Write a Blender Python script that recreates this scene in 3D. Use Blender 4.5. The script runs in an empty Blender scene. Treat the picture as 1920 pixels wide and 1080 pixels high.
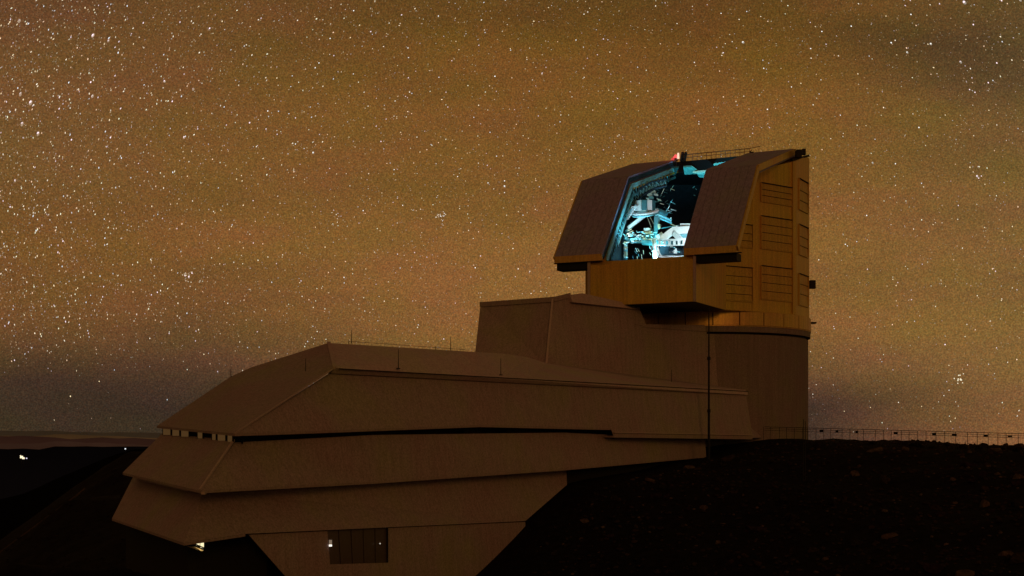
import bpy, bmesh, math, random
import numpy as np
from mathutils import Vector, Matrix, noise

sc = bpy.context.scene
col = sc.collection
rnd = random.Random(7)

# ------------------------------------------------------------------ camera
F, HX, HY = 2500.0, 960.0, 812.0            # focal length and horizon of the 1920x1080 photograph
cam_d = bpy.data.cameras.new("camera")
cam_d.sensor_width = 36.0
cam_d.lens = F / 1920.0 * 36.0
cam_d.shift_y = (HY - 540.0) / 1920.0
cam_d.clip_start = 0.2
cam_d.clip_end = 200000.0
cam = bpy.data.objects.new("camera", cam_d)
cam.location = (0, 0, 0)
cam.rotation_euler = (math.radians(90), 0, 0)
col.objects.link(cam)
sc.camera = cam

# ------------------------------------------------------------------ night sky
sc.view_settings.view_transform = 'Standard'
sc.view_settings.look = 'None'
sc.view_settings.exposure = 0.0
sc.view_settings.gamma = 1.0
sc.view_settings.use_curve_mapping = False
sc.cycles.use_denoising = True
sc.cycles.max_bounces = 5
sc.cycles.diffuse_bounces = 3
sc.cycles.sample_clamp_indirect = 2.0

def s2l(c):
    return tuple(((v / 255) / 12.92 if v / 255 <= .04045 else ((v / 255 + .055) / 1.055) ** 2.4) for v in c)

world = bpy.data.worlds.new("World")
sc.world = world
world.use_nodes = True
wt = world.node_tree
wt.nodes.clear()
class NT:
    def __init__(s, tree): s.t = tree
    def n(s, kind, **kw):
        nd = s.t.nodes.new(kind)
        for k, v in kw.items():
            if k.startswith('i_'): nd.inputs[k[2:].replace('_', ' ')].default_value = v
            else: setattr(nd, k, v)
        return nd
    def l(s, a, b): s.t.links.new(a, b)
    def math(s, op, a, b=None, clamp=False):
        nd = s.t.nodes.new('ShaderNodeMath'); nd.operation = op; nd.use_clamp = clamp
        for i, v in enumerate((a, b)):
            if v is None: continue
            if hasattr(v, 'is_output'): s.l(v, nd.inputs[i])
            else: nd.inputs[i].default_value = v
        return nd.outputs[0]
    def ramp(s, fac, stops, interp='LINEAR'):
        nd = s.t.nodes.new('ShaderNodeValToRGB'); cr = nd.color_ramp; cr.interpolation = interp
        while len(cr.elements) > 1: cr.elements.remove(cr.elements[-1])
        for i, (p, c) in enumerate(stops):
            e = cr.elements[0] if i == 0 else cr.elements.new(p)
            e.position = p
            e.color = (*c, 1) if len(c) == 3 else c
        s.l(fac, nd.inputs[0]); return nd.outputs[0]
    def mix(s, fac, a, b, bt='MIX'):
        nd = s.t.nodes.new('ShaderNodeMix'); nd.data_type = 'RGBA'; nd.blend_type = bt
        for i, v in ((0, fac), (6, a), (7, b)):
            if hasattr(v, 'is_output'): s.l(v, nd.inputs[i])
            elif i == 0: nd.inputs[0].default_value = v
            else: nd.inputs[i].default_value = (*v, 1)
        return nd.outputs[2]

W = NT(wt)
tc = W.n('ShaderNodeTexCoord')
nrm = W.n('ShaderNodeVectorMath', operation='NORMALIZE'); W.l(tc.outputs['Generated'], nrm.inputs[0])
sep = W.n('ShaderNodeSeparateXYZ'); W.l(nrm.outputs[0], sep.inputs[0])
X_, Z_ = sep.outputs[0], sep.outputs[2]
wob = W.n('ShaderNodeTexNoise'); wob.inputs['Scale'].default_value = 5; wob.inputs['Detail'].default_value = 2
W.l(nrm.outputs[0], wob.inputs['Vector'])
zz = W.math('ADD', Z_, W.math('MULTIPLY', W.math('SUBTRACT', wob.outputs[0], .5), .05))
el = W.math('DIVIDE', zz, .5)        # 0..1 for 0..30 degrees and beyond
def st(y, c):                        # sky colour seen y pixels down the photograph -> sine of elevation
    t = (HY - y) / F
    return (max(0, min(1, t / math.sqrt(1 + t * t) / .5)), s2l(c))
left = W.ramp(el, [st(812, (62, 47, 32)), st(780, (62, 46, 33)), st(735, (66, 48, 34)), st(670, (92, 64, 38)),
                   st(600, (114, 75, 40)), st(480, (120, 80, 38)), st(300, (118, 79, 40)), st(120, (112, 76, 40)),
                   st(0, (104, 70, 38)), (1, s2l((80, 56, 30)))])
mid = W.ramp(el, [st(812, (50, 38, 34)), st(770, (54, 40, 34)), st(710, (106, 72, 44)), st(610, (134, 91, 46)),
                  st(480, (134, 92, 45)), st(350, (128, 87, 40)), st(200, (122, 82, 35)), st(80, (112, 76, 30)),
                  st(0, (104, 70, 30)), (1, s2l((80, 56, 28)))])
right = W.ramp(el, [st(812, (140, 94, 54)), st(760, (126, 88, 50)), st(690, (132, 95, 52)), st(600, (130, 96, 49)),
                    st(450, (126, 93, 48)), st(300, (116, 86, 46)), st(180, (98, 74, 42)), st(80, (94, 72, 40)),
                    st(0, (90, 68, 38)), (1, s2l((76, 56, 32)))])
def smooth(v, a, b):
    nd = W.n('ShaderNodeMapRange', interpolation_type='SMOOTHSTEP')
    nd.inputs['From Min'].default_value = a; nd.inputs['From Max'].default_value = b
    W.l(v, nd.inputs['Value']); return nd.outputs[0]
sky = W.mix(smooth(X_, -.36, 0.02), left, mid)
sky = W.mix(smooth(X_, .17, .40), sky, right)
# airglow bands and mottling
mp = W.n('ShaderNodeMapping'); mp.inputs['Scale'].default_value = (1, 1, 4.5); mp.inputs['Rotation'].default_value = (0, math.radians(9), 0)
W.l(nrm.outputs[0], mp.inputs['Vector'])
n1 = W.n('ShaderNodeTexNoise'); n1.inputs['Scale'].default_value = 4.2; n1.inputs['Detail'].default_value = 4; n1.inputs['Roughness'].default_value = .55
W.l(mp.outputs[0], n1.inputs['Vector'])
sky = W.mix(1.0, sky, W.ramp(n1.outputs[0], [(.3, (.84, .85, .89)), (.5, (.99, .99, .99)), (.72, (1.1, 1.09, 1.06))]), 'MULTIPLY')
mp2 = W.n('ShaderNodeMapping'); mp2.inputs['Scale'].default_value = (1, 1, 2.2); mp2.inputs['Location'].default_value = (3.1, 1.7, 5.2)
W.l(nrm.outputs[0], mp2.inputs['Vector'])
n2 = W.n('ShaderNodeTexNoise'); n2.inputs['Scale'].default_value = 15; n2.inputs['Detail'].default_value = 5; n2.inputs['Roughness'].default_value = .6
W.l(mp2.outputs[0], n2.inputs['Vector'])
sky = W.mix(1.0, sky, W.ramp(n2.outputs[0], [(.34, (.96, 1.04, .9)), (.5, (1, 1, 1)), (.66, (1.05, .95, 1.1))]), 'MULTIPLY')
# unresolved faint stars: fine grain of the long exposure
n3 = W.n('ShaderNodeTexNoise'); n3.inputs['Scale'].default_value = 950; n3.inputs['Detail'].default_value = 2
W.l(nrm.outputs[0], n3.inputs['Vector'])
dust = W.ramp(n3.outputs[0], [(.28, (.66, .66, .7)), (.5, (1, 1, 1)), (.72, (1.5, 1.46, 1.36))])
sky = W.mix(1.0, sky, dust, 'MULTIPLY')
n4 = W.n('ShaderNodeTexNoise'); n4.inputs['Scale'].default_value = 700; n4.inputs['Detail'].default_value = 1
W.l(mp2.outputs[0], n4.inputs['Vector'])
sky = W.mix(.6, sky, W.mix(1.0, sky, W.ramp(n4.outputs[0], [(.3, (1.15, .9, .8)), (.7, (.85, 1.1, 1.25))]), 'MULTIPLY'))
# faint dark cloud streaks drifting high on the right, ruddy and greenish patches high on the left
def band(cx, cz, wx, wz_, slope):
    dx = W.math('DIVIDE', W.math('SUBTRACT', X_, cx), wx)
    dz = W.math('DIVIDE', W.math('SUBTRACT', W.math('ADD', Z_, W.math('MULTIPLY', W.math('SUBTRACT', X_, cx), slope)), cz), wz_)
    dz = W.math('ADD', dz, W.math('MULTIPLY', W.math('SUBTRACT', n1.outputs[0], .5), 3.5))
    r2 = W.math('ADD', W.math('MULTIPLY', dx, dx), W.math('MULTIPLY', dz, dz))
    return W.math('POWER', 2.718, W.math('MULTIPLY', r2, -1.0))
sky = W.mix(W.math('MULTIPLY', band(.29, .262, .10, .020, .30), .9), sky, W.mix(1.0, sky, (.66, .72, .86), 'MULTIPLY'))
sky = W.mix(W.math('MULTIPLY', band(.05, .29, .16, .012, .06), .5), sky, W.mix(1.0, sky, (.80, .78, .9), 'MULTIPLY'))
sky = W.mix(W.math('MULTIPLY', band(-.33, .30, .09, .035, -.1), .8), sky, W.mix(1.0, sky, (.82, .78, .95), 'MULTIPLY'))
sky = W.mix(W.math('MULTIPLY', band(-.36, .20, .10, .05, 0), .5), sky, W.mix(1.0, sky, (.9, .96, 1.25), 'MULTIPLY'))
low = smooth(Z_, -.06, -.035)
sky = W.mix(1.0, sky, (.97, 1.02, 1.06), 'MULTIPLY')
sky = W.mix(low, (.004, .003, .002), sky)
bg = W.n('ShaderNodeBackground'); bg.inputs['Strength'].default_value = 1.0
W.l(sky, bg.inputs['Color'])
wo = W.n('ShaderNodeOutputWorld'); W.l(bg.outputs[0], wo.inputs['Surface'])

sun_d = bpy.data.lights.new("added_warm_glow", 'SUN')
sun_d.energy = 0.22  # weak directional light added for shading, tinted like sodium town glow
sun_d.color = (1.0, .42, .10)
sun_d.angle = math.radians(12)
sun = bpy.data.objects.new("added_warm_glow", sun_d)
sun.rotation_euler = (math.radians(76), 0, math.radians(14))
col.objects.link(sun)

# ------------------------------------------------------------------ helpers
def P(px, py, Y):
    """point of the place at depth Y that the photograph shows at pixel (px, py)"""
    return Vector(((px - HX) / F * Y, Y, (HY - py) / F * Y))

def tag(o, label=None, cat=None, group=None, kind=None):
    if label: o['label'] = label
    if cat: o['category'] = cat
    if group: o['group'] = group
    if kind: o['kind'] = kind
    return o

def empty(name, loc, label, cat, group=None):
    o = bpy.data.objects.new(name, None)
    o.location = loc
    o.empty_display_size = .5
    col.objects.link(o)
    tag(o, label, cat, group)
    return o

class MB:
    def __init__(s): s.v, s.f = [], []
    def poly(s, pts):
        b = len(s.v); s.v += [tuple(p) for p in pts]; s.f.append(tuple(range(b, b + len(pts)))); return s
    def solid(s, pts, faces):
        b = len(s.v); s.v += [tuple(p) for p in pts]; s.f += [tuple(b + i for i in f) for f in faces]; return s
    def loft(s, a, b):
        """closed solid between two rings with the same number of points"""
        n = len(a)
        fs = [tuple(range(n))[::-1], tuple(range(n, 2 * n))]
        fs += [(i, (i + 1) % n, n + (i + 1) % n, n + i) for i in range(n)]
        return s.solid(list(a) + list(b), fs)
    def box(s, c, ax, ay, az):
        c, ax, ay, az = map(Vector, (c, ax, ay, az))
        a = [c - ax - ay - az, c + ax - ay - az, c + ax + ay - az, c - ax + ay - az]
        return s.loft(a, [p + 2 * az for p in a])
    def beam(s, p, q, w, h=None):
        p, q = Vector(p), Vector(q); d = q - p
        if d.length < 1e-5: return s
        h = h or w; dn = d.normalized()
        up = Vector((0, 0, 1)) if abs(dn.z) < .95 else Vector((0, 1, 0))
        sx = dn.cross(up).normalized(); sy = sx.cross(dn)
        return s.box((p + q) / 2, sx * w / 2, d / 2, sy * h / 2)
    def tube(s, p, q, r, r2=None, n=8):
        p, q = Vector(p), Vector(q); d = (q - p)
        r2 = r if r2 is None else r2; dn = d.normalized()
        up = Vector((0, 0, 1)) if abs(dn.z) < .95 else Vector((0, 1, 0))
        sx = dn.cross(up).normalized(); sy = sx.cross(dn)
        ca = [(math.cos(2 * math.pi * i / n), math.sin(2 * math.pi * i / n)) for i in range(n)]
        return s.loft([p + (sx * c + sy * e) * r for c, e in ca], [q + (sx * c + sy * e) * r2 for c, e in ca])
    def path(s, pts, r, n=7):
        for a, b in zip(pts, pts[1:]): s.tube(a, b, r, n=n)
        return s
    def build(s, name, mat, parent=None, smooth=False, fix=True):
        me = bpy.data.meshes.new(name)
        loc = parent.location.copy() if parent is not None and parent.type == 'EMPTY' else None
        if parent is not None and loc is None:
            loc = parent.parent.location.copy() if parent.parent else Vector(parent.location)
        v = s.v if loc is None else [(x - loc.x, y - loc.y, z - loc.z) for x, y, z in s.v]
        me.from_pydata(v, [], s.f)
        if fix:
            bm = bmesh.new(); bm.from_mesh(me)
            bmesh.ops.recalc_face_normals(bm, faces=bm.faces)
            bm.to_mesh(me); bm.free()
        if smooth:
            for p_ in me.polygons: p_.use_smooth = True
        if mat: me.materials.append(mat)
        o = bpy.data.objects.new(name, me)
        col.objects.link(o)
        if parent is not None: o.parent = parent
        return o

def mat(name, c, rough=.6, metal=0., var=.18, scale=6., bump=.15, bscale=None, spec=.5, streak=0., warm=0.):
    m = bpy.data.materials.new(name); m.use_nodes = True
    t = NT(m.node_tree); bs = m.node_tree.nodes['Principled BSDF']
    bs.inputs['Roughness'].default_value = rough; bs.inputs['Metallic'].default_value = metal
    bs.inputs['Specular IOR Level'].default_value = spec
    tcn = t.n('ShaderNodeTexCoord')
    n = t.n('ShaderNodeTexNoise'); n.inputs['Scale'].default_value = scale; n.inputs['Detail'].default_value = 3
    t.l(tcn.outputs['Object'], n.inputs['Vector'])
    lo = tuple(v * (1 - var) for v in c); hi = tuple(min(1, v * (1 + var)) for v in c)
    cc = t.ramp(n.outputs[0], [(.3, lo), (.7, hi)])
    nb = t.n('ShaderNodeTexNoise'); nb.inputs['Scale'].default_value = .22; nb.inputs['Detail'].default_value = 4
    t.l(tcn.outputs['Object'], nb.inputs['Vector'])
    cc = t.mix(1.0, cc, t.ramp(nb.outputs[0], [(.32, (1.02, .90, .98)), (.5, (1, 1, 1)), (.68, (.98, 1.10, .84))]), 'MULTIPLY')
    if streak:
        mpn = t.n('ShaderNodeMapping'); mpn.inputs['Scale'].default_value = (3.2, 3.2, .12)
        t.l(tcn.outputs['Object'], mpn.inputs['Vector'])
        ns = t.n('ShaderNodeTexNoise'); ns.inputs['Scale'].default_value = 1; ns.inputs['Detail'].default_value = 4
        t.l(mpn.outputs[0], ns.inputs['Vector'])
        cc = t.mix(streak, cc, t.mix(1.0, cc, t.ramp(ns.outputs[0], [(.35, (.55, .52, .5)), (.6, (1.1, 1.1, 1.1))]), 'MULTIPLY'))
    t.l(cc, bs.inputs['Base Color'])
    if bump:
        n2_ = t.n('ShaderNodeTexNoise'); n2_.inputs['Scale'].default_value = bscale or scale * 2; n2_.inputs['Detail'].default_value = 2
        t.l(tcn.outputs['Object'], n2_.inputs['Vector'])
        b = t.n('ShaderNodeBump'); b.inputs['Strength'].default_value = bump; b.inputs['Distance'].default_value = .05
        t.l(n2_.outputs[0], b.inputs['Height']); t.l(b.outputs[0], bs.inputs['Normal'])
    return m

def glow(name, c, s):
    m = bpy.data.materials.new(name); m.use_nodes = True
    bs = m.node_tree.nodes['Principled BSDF']
    bs.inputs['Base Color'].default_value = (.02, .02, .02, 1); bs.inputs['Specular IOR Level'].default_value = .1
    bs.inputs['Emission Color'].default_value = (*c, 1); bs.inputs['Emission Strength'].default_value = s
    return m

M = dict(
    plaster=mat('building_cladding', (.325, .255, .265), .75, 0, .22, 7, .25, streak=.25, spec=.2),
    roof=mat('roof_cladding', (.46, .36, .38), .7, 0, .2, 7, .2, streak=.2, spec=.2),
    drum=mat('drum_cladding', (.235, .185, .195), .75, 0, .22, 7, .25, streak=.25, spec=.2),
    trim=mat('pale_trim', (.42, .325, .34), .6, 0, .15, 6, .1, spec=.3),
    dome=mat('dome_cladding', (.64, .41, .075), .42, .45, .16, 7, .12, streak=.35),
    vent=mat('vent_blade', (.60, .37, .07), .45, .45, .18, 6, .1, streak=.4),
    ring=mat('dome_skirt_metal', (.66, .40, .12), .42, .45, .14, 6, .1, streak=.35),
    shutter=mat('shutter_panel', (.285, .235, .42), .6, .1, .2, 8, .15, streak=.45),
    black=mat('black_steel', (.012, .012, .014), .6, 0, .1, 4, 0, spec=.2),
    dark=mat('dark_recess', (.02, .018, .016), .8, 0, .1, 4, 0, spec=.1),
    inner=mat('black_inner_lining', (.012, .016, .022), .7, 0, .3, 2, .1, spec=.25),
    white=mat('white_enamel', (.82, .86, .86), .35, 0, .06, 3, .05),
    pale=mat('pale_blue_enamel', (.22, .56, .64), .4, .1, .2, 3, .05),
    teal=mat('teal_steel', (.07, .24, .28), .45, .3, .2, 3, .05),
    navy=mat('navy_steel', (.02, .05, .085), .5, .3, .3, 3, .05),
    beige=mat('beige_casing', (.55, .42, .28), .6, 0, .15, 3, .05),
    red_tinted=mat('red_lit_rail', (.20, .055, .035), .6, .2, .2, 3, 0),  # red lamp light on the railing is put into this colour
    glass=mat('tinted_glass', (.085, .06, .055), .3, 0, .1, 4, 0, spec=.6),
    wood=mat('rough_rock', (.05, .04, .035), .95),
)

# ------------------------------------------------------------------ terrain
CP = [(31,160,-.75),(50,130,-1.95),(40.5,145,-1.3),(36,178,-1.2),(25,200,-.8),(60,165,-2.6),(80,140,-4),(60,225,-4),(100,200,-9),
      (22.9,157,-2.9),(14,144,-4.3),(5.6,133,-5.2),(6.6,131.4,-5.3),(3.4,129.5,-6.9),(4.6,127.6,-7.1),(1.5,126.5,-8.3),(2.6,124.6,-8.6),(-.8,123.8,-9.95),(.4,121.6,-10.3),(-2.7,121,-11.4),(-1.4,118.8,-11.7),(-4.5,118,-12.9),(-10,110,-14.5),(-17,97,-14.5),(-25,88,-14),(-20,105,-13.5),
      (36,100,-7),(20,100,-11),(10,100,-13.5),(45,70,-9.5),(20,70,-13),(0,70,-15),(70,90,-6),(60,60,-9),
      (0,0,-1.8),(0,14,-4.2),(0,30,-8),(30,30,-9),(-30,30,-9),(-30,70,-13.5),(20,10,-5),(-20,10,-5),(0,-15,-3),
      (-38,100,-9.6),(-50,150,-7.6),(-60,200,-5.6),(-72,250,-3.4),(-60,96,-32),(-90,150,-42),(-100,200,-40),(-120,250,-38),(-44,96,-15),
      (-28,110,-12),(-36,130,-10),(-30,160,-7.5),(-20,200,-4),(-50,250,-4),(0,180,-2.5),(-12,150,-6),(10,250,-2),(0,320,-14),(100,300,-22),
      (-80,330,-22),(150,100,-30),(150,0,-40),(-110,0,-50),(0,-90,-30),(220,300,-80),(-200,300,-110),(-200,50,-110),(60,-60,-30),
      (250,0,-100),(0,440,-70),(200,440,-120),(-200,440,-150),(-200,-100,-120),(250,-100,-120)]
cp = np.array(CP, float)
K_ = np.sqrt(((cp[:, None, :2] - cp[None, :, :2]) ** 2).sum(-1))
A_ = np.zeros((len(cp) + 1,) * 2); A_[:-1, :-1] = K_; A_[-1, :-1] = 1; A_[:-1, -1] = 1
wts = np.linalg.solve(A_, np.append(cp[:, 2], 0))
def ground_z(x, y):
    return float((np.hypot(cp[:, 0] - x, cp[:, 1] - y) * wts[:-1]).sum() + wts[-1])
def rough(x, y):
    dl = abs((x + 14) * 58 - (y - 105) * 42.5) / 71.9
    kk = .12 + .88 * min(1, max(0, dl - 2) / 7) if -8 < x < 30 else 1
    dc = abs((x - 30.6) * 40.5 + (y - 161.5) * 25.9) / 48.1
    if 105 < y < 185 and x > 26: kk = min(kk, .35 + .65 * min(1, max(0, dc - 3) / 10))
    return kk * (.55 * noise.noise(Vector((x * .12, y * .12, 0))) + .3 * noise.noise(Vector((x * .4, y * .4, 3))) + .16 * noise.noise(Vector((x * 1.1, y * 1.1, 7))))

xs = np.concatenate([np.arange(-220, -80, 8.), np.arange(-80, 80, 1.25), np.arange(80, 261, 9.)])
ys = np.concatenate([np.arange(-110, 40, 6.), np.arange(40, 260, 1.25), np.arange(260, 451, 8.)])
gx, gy = np.meshgrid(xs, ys)
gz = np.full(gx.shape, wts[-1])
for (x, y, z), w in zip(cp, wts[:-1]): gz += w * np.hypot(gx - x, gy - y)
vs = []
for j in range(len(ys)):
    for i in range(len(xs)):
        x, y = gx[j, i], gy[j, i]
        k = min(1.0, math.hypot(x, y) / 12)
        vs.append((x, y, gz[j, i] + rough(x, y) * k))
nx = len(xs)
fs = [(j * nx + i, j * nx + i + 1, (j + 1) * nx + i + 1, (j + 1) * nx + i) for j in range(len(ys) - 1) for i in range(nx - 1)]
soil = mat('volcanic_soil', (.008, .006, .0065), .95, 0, .5, 1.3, .6, 5, spec=.05)
g = MB(); g.v, g.f = vs, fs
o = g.build('ground', soil, smooth=True, fix=False); tag(o, kind='structure')

def far_ground(x, y):
    return -1500 + 120 * noise.noise(Vector((x * .0003, y * .0003, 0)))
N = 60; R = 60000.
vs, fs = [], []
for j in range(N + 1):
    for i in range(N + 1):
        a = (i / N * 2 - 1); b = (j / N * 2 - 1)
        x, y = a * abs(a) * R, b * abs(b) * R
        vs.append((x, y, -1500 + 90 * noise.noise(Vector((x * .0003, y * .0003, 0)))))
fs = [(j * (N + 1) + i, j * (N + 1) + i + 1, (j + 1) * (N + 1) + i + 1, (j + 1) * (N + 1) + i) for j in range(N) for i in range(N)]
g = MB(); g.v, g.f = vs, fs
tag(g.build('valley', mat('valley_floor', (.02, .016, .016), .95, 0, .3, .01, 0, spec=0), smooth=True, fix=False), kind='structure')

def ridge(name, Y, pts, m, deep, rough_amp, foot):
    """a mountain ridge: crest heights given where the photograph shows them, carried on both ways"""
    v, f = [], []
    xs_ = [(p[0] - HX) / F for p in pts]; hs = [(HY - p[1]) / F for p in pts]
    n = 220
    rows = 9
    for i in range(n + 1):
        a = -1.3 + 2.6 * i / n if not (-.45 < -1.3 + 2.6 * i / n < -.2) else -1.3 + 2.6 * i / n
        h = float(np.interp(a, xs_, hs))
        for r in range(rows):
            q = r / (rows - 1) * 2 - 1
            yy = Y + q * deep
            fall = abs(q) ** .85
            zc = h * Y
            wob_ = rough_amp * (noise.noise(Vector((a * 40, q * 1.5, Y * .01))) + .5 * noise.noise(Vector((a * 110, q * 3, Y * .01))))
            v.append((a * Y * (1 + q * .02), yy, (zc + wob_) * (1 - fall) + foot * fall))
    for i in range(n):
        for r in range(rows - 1):
            f.append((i * rows + r, (i + 1) * rows + r, (i + 1) * rows + r + 1, i * rows + r + 1))
    g_ = MB(); g_.v, g_.f = v, f
    return tag(g_.build(name, m, smooth=True, fix=False), kind='structure')
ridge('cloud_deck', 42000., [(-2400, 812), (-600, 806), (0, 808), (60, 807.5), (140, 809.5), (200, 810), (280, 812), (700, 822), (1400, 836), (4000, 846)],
      mat('far_cloud_hazed', (.26, .30, .46), 1, 0, .1, .0008, 0, spec=0), 5200, 70, -1500)  # bluish haze of the distance is mixed into this colour
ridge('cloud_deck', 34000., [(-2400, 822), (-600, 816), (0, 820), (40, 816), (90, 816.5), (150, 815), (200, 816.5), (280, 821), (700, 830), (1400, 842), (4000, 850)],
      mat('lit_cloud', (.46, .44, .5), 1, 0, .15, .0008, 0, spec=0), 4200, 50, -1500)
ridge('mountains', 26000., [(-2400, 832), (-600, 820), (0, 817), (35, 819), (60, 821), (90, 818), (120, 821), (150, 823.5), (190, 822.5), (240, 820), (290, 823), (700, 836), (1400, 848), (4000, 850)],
      mat('mountain_hazed', (.22, .17, .32), 1, 0, .1, .001, 0, spec=0), 3800, 45, -1500)  # ridge colour paled and blued to carry the haze
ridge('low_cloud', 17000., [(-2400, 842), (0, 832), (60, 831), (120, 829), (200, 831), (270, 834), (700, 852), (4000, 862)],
      mat('low_cloud_hazed', (.30, .26, .48), 1, 0, .2, .001, 0, spec=0), 2600, 30, -1400)  # haze scatter painted into the colour of this layer
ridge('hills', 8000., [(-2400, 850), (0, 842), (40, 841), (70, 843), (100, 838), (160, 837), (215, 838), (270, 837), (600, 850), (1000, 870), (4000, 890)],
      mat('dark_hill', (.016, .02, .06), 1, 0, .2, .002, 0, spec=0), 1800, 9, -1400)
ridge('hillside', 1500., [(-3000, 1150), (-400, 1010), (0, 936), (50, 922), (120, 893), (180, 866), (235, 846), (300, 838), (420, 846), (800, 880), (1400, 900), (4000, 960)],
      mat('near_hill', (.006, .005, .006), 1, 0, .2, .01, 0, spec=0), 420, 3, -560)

# road edge running down the spur to the left
road = MB()
def hit(px, py):
    for k in range(2400):
        Y = 85 + k * .1; p = P(px, py, Y)
        if p.z < ground_z(p.x, p.y) + rough(p.x, p.y): return p
    return None
fine = []
for (x0, y0), (x1, y1) in zip([(-20, 1052), (8, 1034), (60, 994), (110, 958), (160, 917), (195, 884), (212, 862)], [(8, 1034), (60, 994), (110, 958), (160, 917), (195, 884), (212, 862), (226, 852)]):
    for k in range(6):
        h_ = hit(x0 + (x1 - x0) * k / 6, y0 + (y1 - y0) * k / 6)
        if h_ is not None and (not fine or math.hypot(h_.x - fine[-1][0], h_.y - fine[-1][1]) < 30): fine.append((h_.x, h_.y))
pts_ = [Vector((x, y, ground_z(x, y) + rough(x, y) + .04)) for x, y in fine]
for a_, b_ in zip(pts_, pts_[1:]): road.tube(a_, b_, .2, n=6)
tag(road.build('road', mat('gravel_road', (.07, .05, .04), .95, 0, .3, 3, .3, spec=0)), kind='structure')

# ------------------------------------------------------------------ dome frame: t along the slit front, d into the dome
PH = math.radians(26.0)
U2, N2 = Vector((math.cos(PH), -math.sin(PH), 0)), Vector((math.sin(PH), math.cos(PH), 0))
O2 = Vector((5.11, 159.7, 0))
def Q(t, d, z): return O2 + U2 * t + N2 * d + Vector((0, 0, z))
def td(p): q = Vector(p) - O2; return q.dot(U2), q.dot(N2)
def I(px, py, d):
    """point on the plane d = const inside the dome that the photograph shows at (px, py)"""
    a = (px - HX) / F
    return P(px, py, (d + N2.dot(O2)) / (N2.x * a + N2.y))
CX, CY, RR = 24.9, 180.5, 15.0
def circ(ang, r=RR, z=0): return Vector((CX + r * math.cos(math.radians(ang)), CY + r * math.sin(math.radians(ang)), z))
pr = [(0, 21.1), (8.5, 31.65), (26.2, 36.95)]     # shutter outer profile (d, z)
def prof_plane(i, off):
    (a, b), (c, d_) = pr[i], pr[i + 1]
    nn = (N2 * (-(d_ - b)) + Vector((0, 0, c - a))).normalized()
    return Q(0, a, b) - nn * off, nn

dome = empty('telescope_dome', (CX, CY, 13.4), 'tall angular ochre telescope dome on top of the building, its slit open and lit blue', 'dome')

def shell(poly, z0, z1, cuts, name, m, drop, slices, parent, thick=.35):
    bm = bmesh.new()
    lo = [bm.verts.new((p.x, p.y, z0)) for p in poly]; hi = [bm.verts.new((p.x, p.y, z1)) for p in poly]
    n = len(poly)
    bm.faces.new(lo[::-1]); bm.faces.new(hi)
    for i in range(n): bm.faces.new((lo[i], lo[(i + 1) % n], hi[(i + 1) % n], hi[i]))
    for co, no in cuts:
        r = bmesh.ops.bisect_plane(bm, geom=bm.verts[:] + bm.edges[:] + bm.faces[:], plane_co=co, plane_no=no, clear_outer=True)
        ed = [e for e in r['geom_cut'] if isinstance(e, bmesh.types.BMEdge)]
        bmesh.ops.contextual_create(bm, geom=ed)
    for co, no in slices:
        bmesh.ops.bisect_plane(bm, geom=bm.verts[:] + bm.edges[:] + bm.faces[:], plane_co=co, plane_no=no)
    dead = [f for f in bm.faces if drop(f.calc_center_median(), f.normal)]
    bmesh.ops.delete(bm, geom=dead, context='FACES')
    bmesh.ops.translate(bm, verts=bm.verts, vec=-parent.location)
    me = bpy.data.meshes.new(name); bm.to_mesh(me); bm.free()
    me.materials.append(m); me.materials.append(M['inner'])
    o_ = bpy.data.objects.new(name, me); col.objects.link(o_); o_.parent = parent
    md = o_.modifiers.new('thickness', 'SOLIDIFY'); md.thickness = thick; md.offset = -1; md.material_offset = 1; md.material_offset_rim = 0
    return o_

VC, VD, VE, VF = Vector((24.2, 162.7, 0)), Vector((30.3, 166.5, 0)), Vector((36.15, 171.1, 0)), Vector((39.5, 177.2, 0))
G1 = Vector((9.25, 168.0, 0))
plan = [VC, VD, VE, VF] + [circ(a) for a in (15, 45, 75, 105, 135, 162)] + [G1]
c1, n1_ = prof_plane(1, 1.35); c0, n0_ = prof_plane(0, 1.0); c1b, _ = prof_plane(1, 1.0)
zup = Vector((0, 0, 1))
def drop_body(c, n):
    t, d = td(c)
    if 6.3 < t < 16.0 and d < 27 and c.z > 20: return True
    if 4.6 < t < 17.1 and d < 12.6 and c.z > 16 and abs(n.z) < .5: return True
    return False
shell(plan, 15.1, 60, [(c1, n1_), (Vector((0, 0, 36.5)), zup)], 'body', M['dome'], drop_body,
      [(Q(6.3, 0, 0), U2), (Q(16, 0, 0), U2), (Q(4.6, 0, 0), U2), (Q(17.1, 0, 0), U2), (Q(0, 27, 0), N2), (Q(0, 12.6, 0), N2), (Vector((0, 0, 16)), zup), (Vector((0, 0, 20)), zup)], dome)
bay = [Q(4.3, .3, 0), Q(17.42, .3, 0), Q(17.42, 12.4, 0), Q(4.3, 12.4, 0)]
def drop_bay(c, n):
    t, d = td(c)
    if n.dot(N2) > .9: return True
    if 6.3 < t < 16.0 and c.z > 20.3: return True
    return False
shell(bay, 15.05, 60, [(c0, n0_), (c1b, n1_)], 'front_bay', M['dome'], drop_bay,
      [(Q(6.3, 0, 0), U2), (Q(16, 0, 0), U2), (Vector((0, 0, 20.3)), zup)], dome)
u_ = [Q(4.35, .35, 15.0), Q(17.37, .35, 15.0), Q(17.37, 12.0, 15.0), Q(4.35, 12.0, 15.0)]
MB().loft(u_, [p + zup * .04 for p in u_]).build('bay_shade_sheet', M['black'], dome)  # black sheet standing in for the deep shade under the bay
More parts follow.
